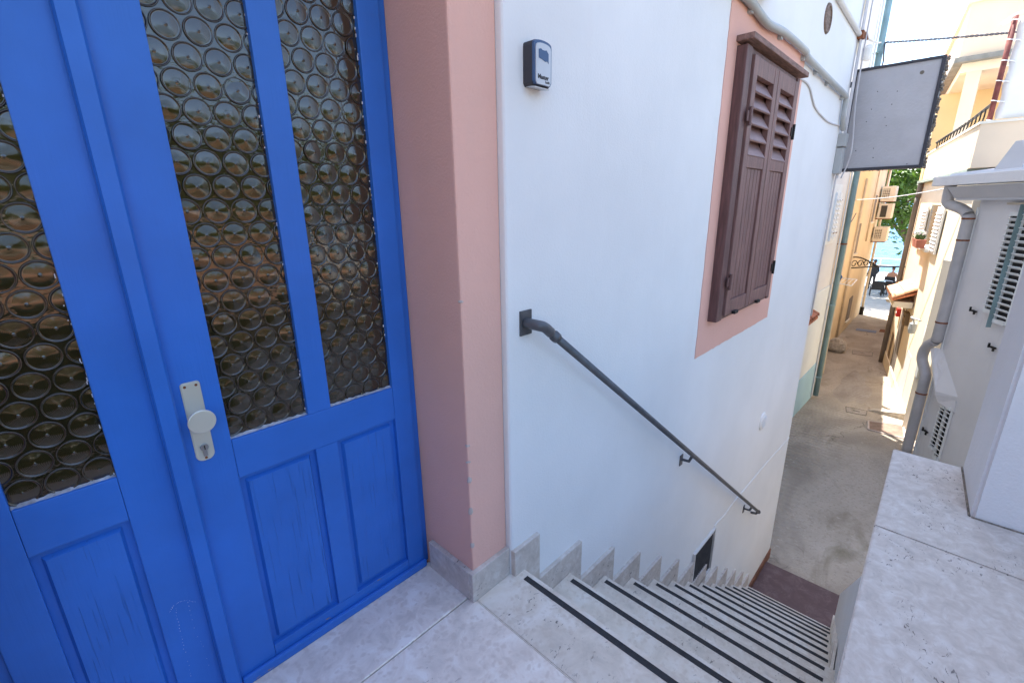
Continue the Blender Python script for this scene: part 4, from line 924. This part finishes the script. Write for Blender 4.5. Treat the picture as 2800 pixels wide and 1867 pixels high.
# awning sheet and pole on the terrace corner
aw = thing('terrace_awning', 'white canvas screen laced to a red pole above the balcony corner', 'awning', (11.05, -.2, 2.5))
PB, PT = Vector((11.06, .035, 2.40)), Vector((11.06, .035, 3.95))
mesh(tube(BM(), [PB, PT], .035, 10), 'pole', 'redpole', aw, smooth=True)
mesh(tube(BM(), [(11.04, -.75, 2.45), (11.04, -.75, 3.95)], .03, 8), 'pole', 'redpole', aw)
bm = BM(); g_ = []
for i in range(25):
    row = []
    for j in range(13): row.append(bm.verts.new((11.07 + .03 * math.sin(j * .9 + i * .12) * math.sin(math.pi * min(1, i / 6 + .2)), -.022 - i * .1 + .012 * math.sin(j * 1.9), 2.52 + j * .117)))
    g_.append(row)
for i in range(24):
    for j in range(12): bm.faces.new((g_[i][j], g_[i + 1][j], g_[i + 1][j + 1], g_[i][j + 1]))
o = mesh(bm, 'canvas', 'tarp', aw, smooth=True); o.modifiers.new('thickness', 'SOLIDIFY').thickness = .006
for z in (2.50, 2.78, 3.06, 3.34, 3.62, 3.88):
    mesh(tube(BM(), [(11.06 + .05 * math.cos(a), .025 + .075 * math.sin(a) - .03, z + .02 * math.sin(a)) for a in [2 * math.pi * i / 14 for i in range(15)]], .007, 5), 'lacing', 'white_paint', aw)
mesh(tube(BM(), smooth_path([(11.06, .05, 3.90), (11.03, .17, 3.86), (11.0, .05, 3.95), (11.0, -.2, 4.02), (11.0, -.8, 4.2)]), .014, 6), 'tie_rope', 'white_paint', aw)
sw = tag(mesh(tube(BM(), smooth_path([(16.5, 2.46, 1.33), (14.2, 1.36, 1.38), (11.8, .25, 1.53)]), .010, 6), 'span_wire', 'cable', smooth=True), 'thin pale wire spanning the alley just below the sign', 'wire')
# far right house beyond the yellow one
r3 = thing('corner_house', 'pale house beyond the dark downpipe at the right alley end', 'house', (22, -1, -3.8))
mesh(prism(BM(), [(17.35, .95), (27.0, 1.66), (27.0, -5), (17.35, -5)], -4.2, 1.7), 'wall', 'peach', r3)
mesh(box(BM(), 26.4, 26.95, 1.64, 1.72, -3.8, -1.7), 'doorway', 'white_paint', r3)
mesh(prism(BM(), [(17.35, 1.05), (27.15, 1.78), (27.15, -5), (17.35, -5)], 1.701, 1.78), 'roof_edge', 'tile', r3)

# ================================================================== THINGS ON THE ALLEY FLOOR
def cover(name, label, cat, pts, mat, h_=.012):
    bm = BM(); poly(bm, [(x, y, gz(x) - .02) for x, y in pts], [(x, y, gz(x) + h_) for x, y in pts]); return tag(mesh(bm, name, mat), label, cat)
dc = thing('drain_cover', 'rusty rectangular drain cover by the sunlit wall foot', 'drain cover', (11.2, .4, gz(11.2)))
bm = BM(); pts = [(10.86, .64), (10.86, .08), (11.62, .15), (11.38, .70)]; poly(bm, [(x, y, gz(x) - .02) for x, y in pts], [(x, y, gz(x) + .012) for x, y in pts]); mesh(bm, 'plate', 'cover', dc)
for a, b in zip(pts, pts[1:] + pts[:1]): mesh(tube(BM(), [(a[0], a[1], gz(a[0]) + .012), (b[0], b[1], gz(b[0]) + .012)], .018, 6), 'rim', 'scuff', dc)
bm = BM(); poly(bm, [(12.10, .78, gz(12.1) - .02), (12.0, .05, gz(12) - .02), (12.22, .05, gz(12.2) - .02), (12.30, .72, gz(12.3) - .02)], [(12.10, .78, gz(12.1) + .02), (12.0, .05, gz(12) + .17), (12.22, .05, gz(12.2) + .17), (12.30, .72, gz(12.3) + .02)])
tag(mesh(bm, 'mossy_kerb', 'rubble'), 'low mossy kerb across the drain by the right wall', 'kerb')
for i, (pts, lab) in enumerate(((((11.65, 1.12), (11.72, .78), (12.05, .80), (12.0, 1.18)), 'square concrete manhole lid near the mossy kerb'), (((17.6, 1.85), (17.7, 1.35), (18.3, 1.40), (18.2, 1.92)), 'square concrete manhole lid near the dark downpipe'))):
    m_ = thing('manhole_lid', lab, 'manhole lid', (pts[0][0], pts[0][1], gz(pts[0][0])), group='manhole lids')
    bm = BM(); poly(bm, [(x, y, gz(x) - .02) for x, y in pts], [(x, y, gz(x) + .006) for x, y in pts]); mesh(bm, 'lid', 'patch', m_)
    for a, b in zip(pts, pts[1:] + pts[:1]): mesh(tube(BM(), [(a[0], a[1], gz(a[0]) + .001), (b[0], b[1], gz(b[0]) + .001)], .012, 4), 'joint', 'signdirt', m_)
    cx, cy_ = sum(p[0] for p in pts) / 4, sum(p[1] for p in pts) / 4; mesh(box(BM(), cx - .012, cx + .012, cy_ - .06, cy_ + .06, gz(cx) + .002, gz(cx) + .010), 'grip', 'iron', m_)
cover('doormat', 'blue grey doormat lying in the middle of the alley', 'doormat', [(22.0, 2.36), (22.0, 1.72), (22.45, 1.74), (22.45, 2.38)], 'mat_b', .015)
cover('doormat', 'brown doormat by the right hand doorway of the alley', 'doormat', [(22.4, 1.66), (22.4, 1.32), (23.0, 1.36), (23.0, 1.68)], 'mat_r', .015)

# ================================================================== PLAZA: TREE, FURNITURE, PEOPLE
PZ0 = -3.84
def tree(name, label, base, h_, crown_c, crown_r, n, mat, leaf=.16, clumps=26):
    t = thing(name, label, 'tree', base)
    b_ = Vector(base); top = Vector(crown_c); bm = BM()
    tube(bm, smooth_path([b_ - Vector((0, 0, .1)), b_.lerp(top, .35) + Vector((.1, -.15, 0)), b_.lerp(top, .7), top], 4), [.26 - .014 * i for i in range(13)], 9)
    for i in range(7):
        a = i * .9; s_ = b_.lerp(top, .45 + .07 * i); e_ = Vector(crown_c) + Vector((math.cos(a) * crown_r[0] * .7, math.sin(a) * crown_r[1] * .7, random.uniform(-.4, .5) * crown_r[2]))
        tube(bm, smooth_path([s_, s_.lerp(e_, .5) + Vector((0, 0, .25)), e_], 4), [.09 - .008 * k for k in range(9)], 6)
    mesh(bm, 'trunk', 'bark', t, smooth=True)
    verts, faces = [], []
    cl = []
    for i in range(clumps):
        while True:
            d = Vector((random.uniform(-1, 1), random.uniform(-1, 1), random.uniform(-1, 1)))
            if .25 < d.length < 1: break
        cl.append((Vector(crown_c) + Vector((d.x * crown_r[0], d.y * crown_r[1], d.z * crown_r[2])), random.uniform(.22, .42) * min(crown_r)))
    for i in range(n):
        c, r_ = random.choice(cl); d = Vector((random.gauss(0, 1), random.gauss(0, 1), random.gauss(0, .7))); p = c + d * r_ * .55
        nn = Vector((random.gauss(0, 1), random.gauss(0, 1), random.gauss(.6, 1))).normalized(); u_ = nn.orthogonal().normalized(); u_.rotate(Matrix.Rotation(random.random() * 6.28, 3, nn)); v_ = nn.cross(u_)
        l_ = leaf * random.uniform(.6, 1.3); k = len(verts)
        verts += [p + u_ * l_, p + v_ * l_ * .45, p - u_ * l_, p - v_ * l_ * .45]; faces.append((k, k + 1, k + 2, k + 3))
    me = bpy.data.meshes.new('crown'); me.from_pydata([v[:] for v in verts], [], faces); me.materials.append(MAT[mat])
    o = link(bpy.data.objects.new('crown', me)); o.parent = t; o.matrix_parent_inverse = BASIS[t].inverted()
    return t
tree('plaza_tree', 'leafy green tree on the waterfront at the end of the alley', (36.6, 1.5, PZ0), 5, (34.2, 3.3, 2.0), (4.6, 3.8, 2.9), 15000, 'leaf', .15, 80)
tree('plaza_tree', 'second leafy tree further right on the waterfront', (33.5, -2.5, PZ0), 5, (34.0, -1.4, 2.0), (2.6, 3.0, 2.4), 5000, 'leaf', .15, 30)

def chair(label, loc_, rz, mat='wicker'):
    t = thing('terrace_chair', label, 'chair', loc_, rz, 'dark terrace chairs on the plaza')
    mesh(box(BM(), -.26, .26, -.26, .26, .36, .44, .02), 'seat', mat, t, True)
    mesh(poly(BM(), [(-.26, -.26, .44), (.26, -.26, .44), (.26, -.21, .44), (-.26, -.21, .44)], [(-.25, -.36, .86), (.25, -.36, .86), (.25, -.31, .86), (-.25, -.31, .86)]), 'backrest', mat, t, True)
    for sx in (-1, 1):
        mesh(box(BM(), sx * .28 - .025, sx * .28 + .025, -.26, .24, .60, .64, .01), 'armrest', mat, t, True)
        for sy in (-1, 1): mesh(tube(BM(), [(sx * .25, sy * .23, 0), (sx * .26, sy * .23, .62 if sy > 0 else .44)], .022, 6), 'leg', mat, t, True)
    return t
chair('dark wicker chair nearest the alley mouth, seen from behind', (32.6, 2.95, PZ0), R(-80))
chair('dark wicker chair right of the small table', (32.9, 2.30, PZ0), R(-100))
chair('dark wicker chair under the seated person', (34.9, 2.55, PZ0), R(-100))
t = thing('cafe_table', 'small cafe table with pale top between the dark chairs', 'table', (33.6, 2.72, PZ0))
mesh(lathe(BM(), [(0, .70), (.36, .70), (.37, .715), (.36, .73), (0, .73)], 22, at=(0, 0, 0)), 'table_top', 'tabletop', t, True)
mesh(lathe(BM(), [(.22, 0), (.22, .02), (.035, .04), (.03, .70)], 14), 'pedestal', 'iron', t, True)
def person(label, loc_, rz, J, E, rad, mats, head):
    t = thing('person', label, 'person', loc_, rz)
    me = bpy.data.meshes.new('body'); me.from_pydata(J, E, []); o = link(bpy.data.objects.new('body', me)); o.parent = t
    sk = o.modifiers.new('skin', 'SKIN'); sk.use_smooth_shade = True
    for i, r_ in enumerate(rad): me.skin_vertices[0].data[i].radius = (r_, r_ * .85) if not isinstance(r_, tuple) else r_
    me.skin_vertices[0].data[0].use_root = True
    ss = o.modifiers.new('sub', 'SUBSURF'); ss.levels = 1; ss.render_levels = 2
    me.materials.append(MAT[mats[0]])
    for nm, mt, prof, at in head: mesh(lathe(BM(), prof, 14, at=at), nm, mt, t, True, smooth=True)
    return t
HP = [(0, -.11), (.045, -.10), (.07, -.05), (.08, .01), (.078, .06), (.05, .105), (0, .12)]
HH = [(.076, .0), (.086, .03), (.084, .07), (.055, .115), (0, .13)]
hands = [(0, -.05), (.03, -.03), (.04, .02), (.03, .05), (0, .06)]
J = [(0, 0, .95), (0, 0, 1.15), (0, .02, 1.38), (0, .02, 1.50), (0, .03, 1.56), (.18, .01, 1.40), (.25, .02, 1.12), (.22, .15, .92), (-.18, .01, 1.40), (-.26, .0, 1.13), (-.27, .08, .88), (.10, 0, .88), (.11, .02, .50), (.11, -.02, .09), (.11, .12, .04), (-.10, 0, .88), (-.12, -.03, .50), (-.13, -.05, .09), (-.13, .09, .04)]
E_ = [(0, 1), (1, 2), (2, 3), (3, 4), (2, 5), (5, 6), (6, 7), (2, 8), (8, 9), (9, 10), (0, 11), (11, 12), (12, 13), (13, 14), (0, 15), (15, 16), (16, 17), (17, 18)]
rad = [(.17, .12), (.155, .11), (.17, .12), .07, .055, .07, .052, .04, .07, .052, .04, .095, .065, .045, .04, .095, .065, .045, .04]
person('person standing in dark clothes by the terrace chairs', (34.6, 3.42, PZ0), R(-60), J, E_, rad, ['cloth_d'],
       [('head', 'skin', HP, (0, .04, 1.66)), ('hair', 'hair', HH, (0, .02, 1.68)), ('hand', 'skin', hands, (.22, .19, .86)), ('hand', 'skin', hands, (-.27, .10, .82))])
J = [(0, 0, .50), (0, -.03, .75), (0, -.02, .98), (0, .0, 1.10), (0, .02, 1.16), (.18, .0, 1.00), (.25, .05, .74), (.20, .26, .64), (-.18, .0, 1.00), (-.25, .05, .74), (-.20, .26, .64), (.10, .06, .50), (.12, .46, .49), (.12, .44, .10), (.12, .56, .04), (-.10, .06, .50), (-.12, .46, .49), (-.12, .44, .10), (-.12, .56, .04)]
person('person with bare shoulders sitting with back to the alley', (34.9, 2.55, PZ0), R(-100), J, E_, rad, ['skin'],
       [('head', 'skin', HP, (0, .03, 1.26)), ('hair', 'hair', HH, (0, .01, 1.28)), ('shorts', 'cloth_d', [(0, .42), (.20, .42), (.21, .52), (.18, .66), (0, .66)], (0, .0, 0)), ('hand', 'skin', hands, (.19, .31, .62)), ('hand', 'skin', hands, (-.19, .31, .62))])
rg = thing('quay_railing', 'pale tubular railing along the waterfront in front of the sea', 'railing', (43.4, 3, PZ0))
for k in range(9): mesh(tube(BM(), [(43.4, -4 + k * 2, PZ0), (43.4, -4 + k * 2, PZ0 + 1.05)], .035, 6), 'post', 'pvc_lt', rg)
for z in (.55, 1.05): mesh(tube(BM(), [(43.4, -4, PZ0 + z), (43.4, 12, PZ0 + z)], .03, 6), 'rail', 'pvc_lt', rg)
t = thing('parasol', 'closed faded red parasol beside the dark downpipe', 'parasol', (36.0, 2.05, PZ0))
mesh(tube(BM(), [(0, 0, 0), (0, 0, 2.4)], .025, 8), 'pole', 'iron', t, True); mesh(lathe(BM(), [(.05, 1.3), (.34, 1.55), (.30, 1.9), (.14, 2.25), (.03, 2.4)], 12), 'canopy', 'parasol', t, True)

# ================================================================== UNSEEN HOUSE ADDED TO DARKEN AND REDDEN THE DOOR REVEAL
nb = thing('added_pink_house', 'unseen pink house added left of the landing to darken and redden the door reveal', 'house', (-4, 1, -2.8))
mesh(box(BM(), -6.5, -1.9, -.55, .98, -2.9, 5.2, .01), 'wall', 'pink', nb)
mesh(box(BM(), -6.7, -1.75, -.7, .985, 5.201, 5.32), 'roof_edge', 'tile', nb)
# ================================================================== ACROSS THE LANE (reflected house and trees; hedge and garden wall added)
nh = thing('tiled_house', 'low house with terracotta roof mirrored in the door glass', 'house', (-1, -11, -2.8))
mesh(box(BM(), -7, 5, -14, -9, -2.9, -.7), 'wall', 'ochre', nh)
rf = mesh(poly(BM(), [(-7.4, -14.4, -.7), (5.4, -14.4, -.7), (5.4, -8.5, -.7), (-7.4, -8.5, -.7)], [(-7.4, -11.6, .40), (5.4, -11.6, .40), (5.4, -11.4, .40), (-7.4, -11.4, .40)]), 'roof', 'tile_old', nh)
sub(box(BM(), -2.2, -1.4, -12.2, -11.5, .1, 1.05), 'chimney', 'cream', rf)
hg = thing('hedge', 'unseen dark hedge added along the landing to darken the lower door glass reflections', 'hedge', (-1, -.75, 0))
mesh(box(BM(), -3.8, .75, -1.3, -.66, -.2, .78, .05), 'core', 'leaf_f', hg)  # unseen, added so the lower roundels reflect something dark
gw = thing('added_garden_wall', 'unseen low ochre rubble wall added for warm bounce and golden door glass reflections', 'wall', (3, -2.3, -2.8))
mesh(box(BM(), .9, 5.0, -2.5, -1.95, -2.9, .50, .03), 'wall', 'rubble_warm', gw)  # unseen, added to bounce warm light and tint the right pane golden
mesh(box(BM(), .86, 5.04, -2.54, -1.91, .501, .56, .01), 'coping', 'rubble_warm', gw)
mesh(leafball(7000, (-1.5, -.98, .35), (2.5, .42, .55), .03), 'foliage', 'leaf_f', hg)
for i, (x, y, r_, lab) in enumerate(((-8, -17, 3.2, 'leftmost'), (-3.5, -18, 3.4, 'broad middle'), (1.5, -17.5, 3.2, 'smaller middle'), (6.8, -18, 3.5, 'second from right'), (13, -17, 3.6, 'rightmost'))):
    tree('garden_tree', lab + ' tree behind the tiled house mirrored in the door glass', (x, y, -2.81), 4, (x, y, 2.2 + .5 * math.sin(x)), (r_, 1.9, 2.6), 8000, 'leaf2', .34, 40)
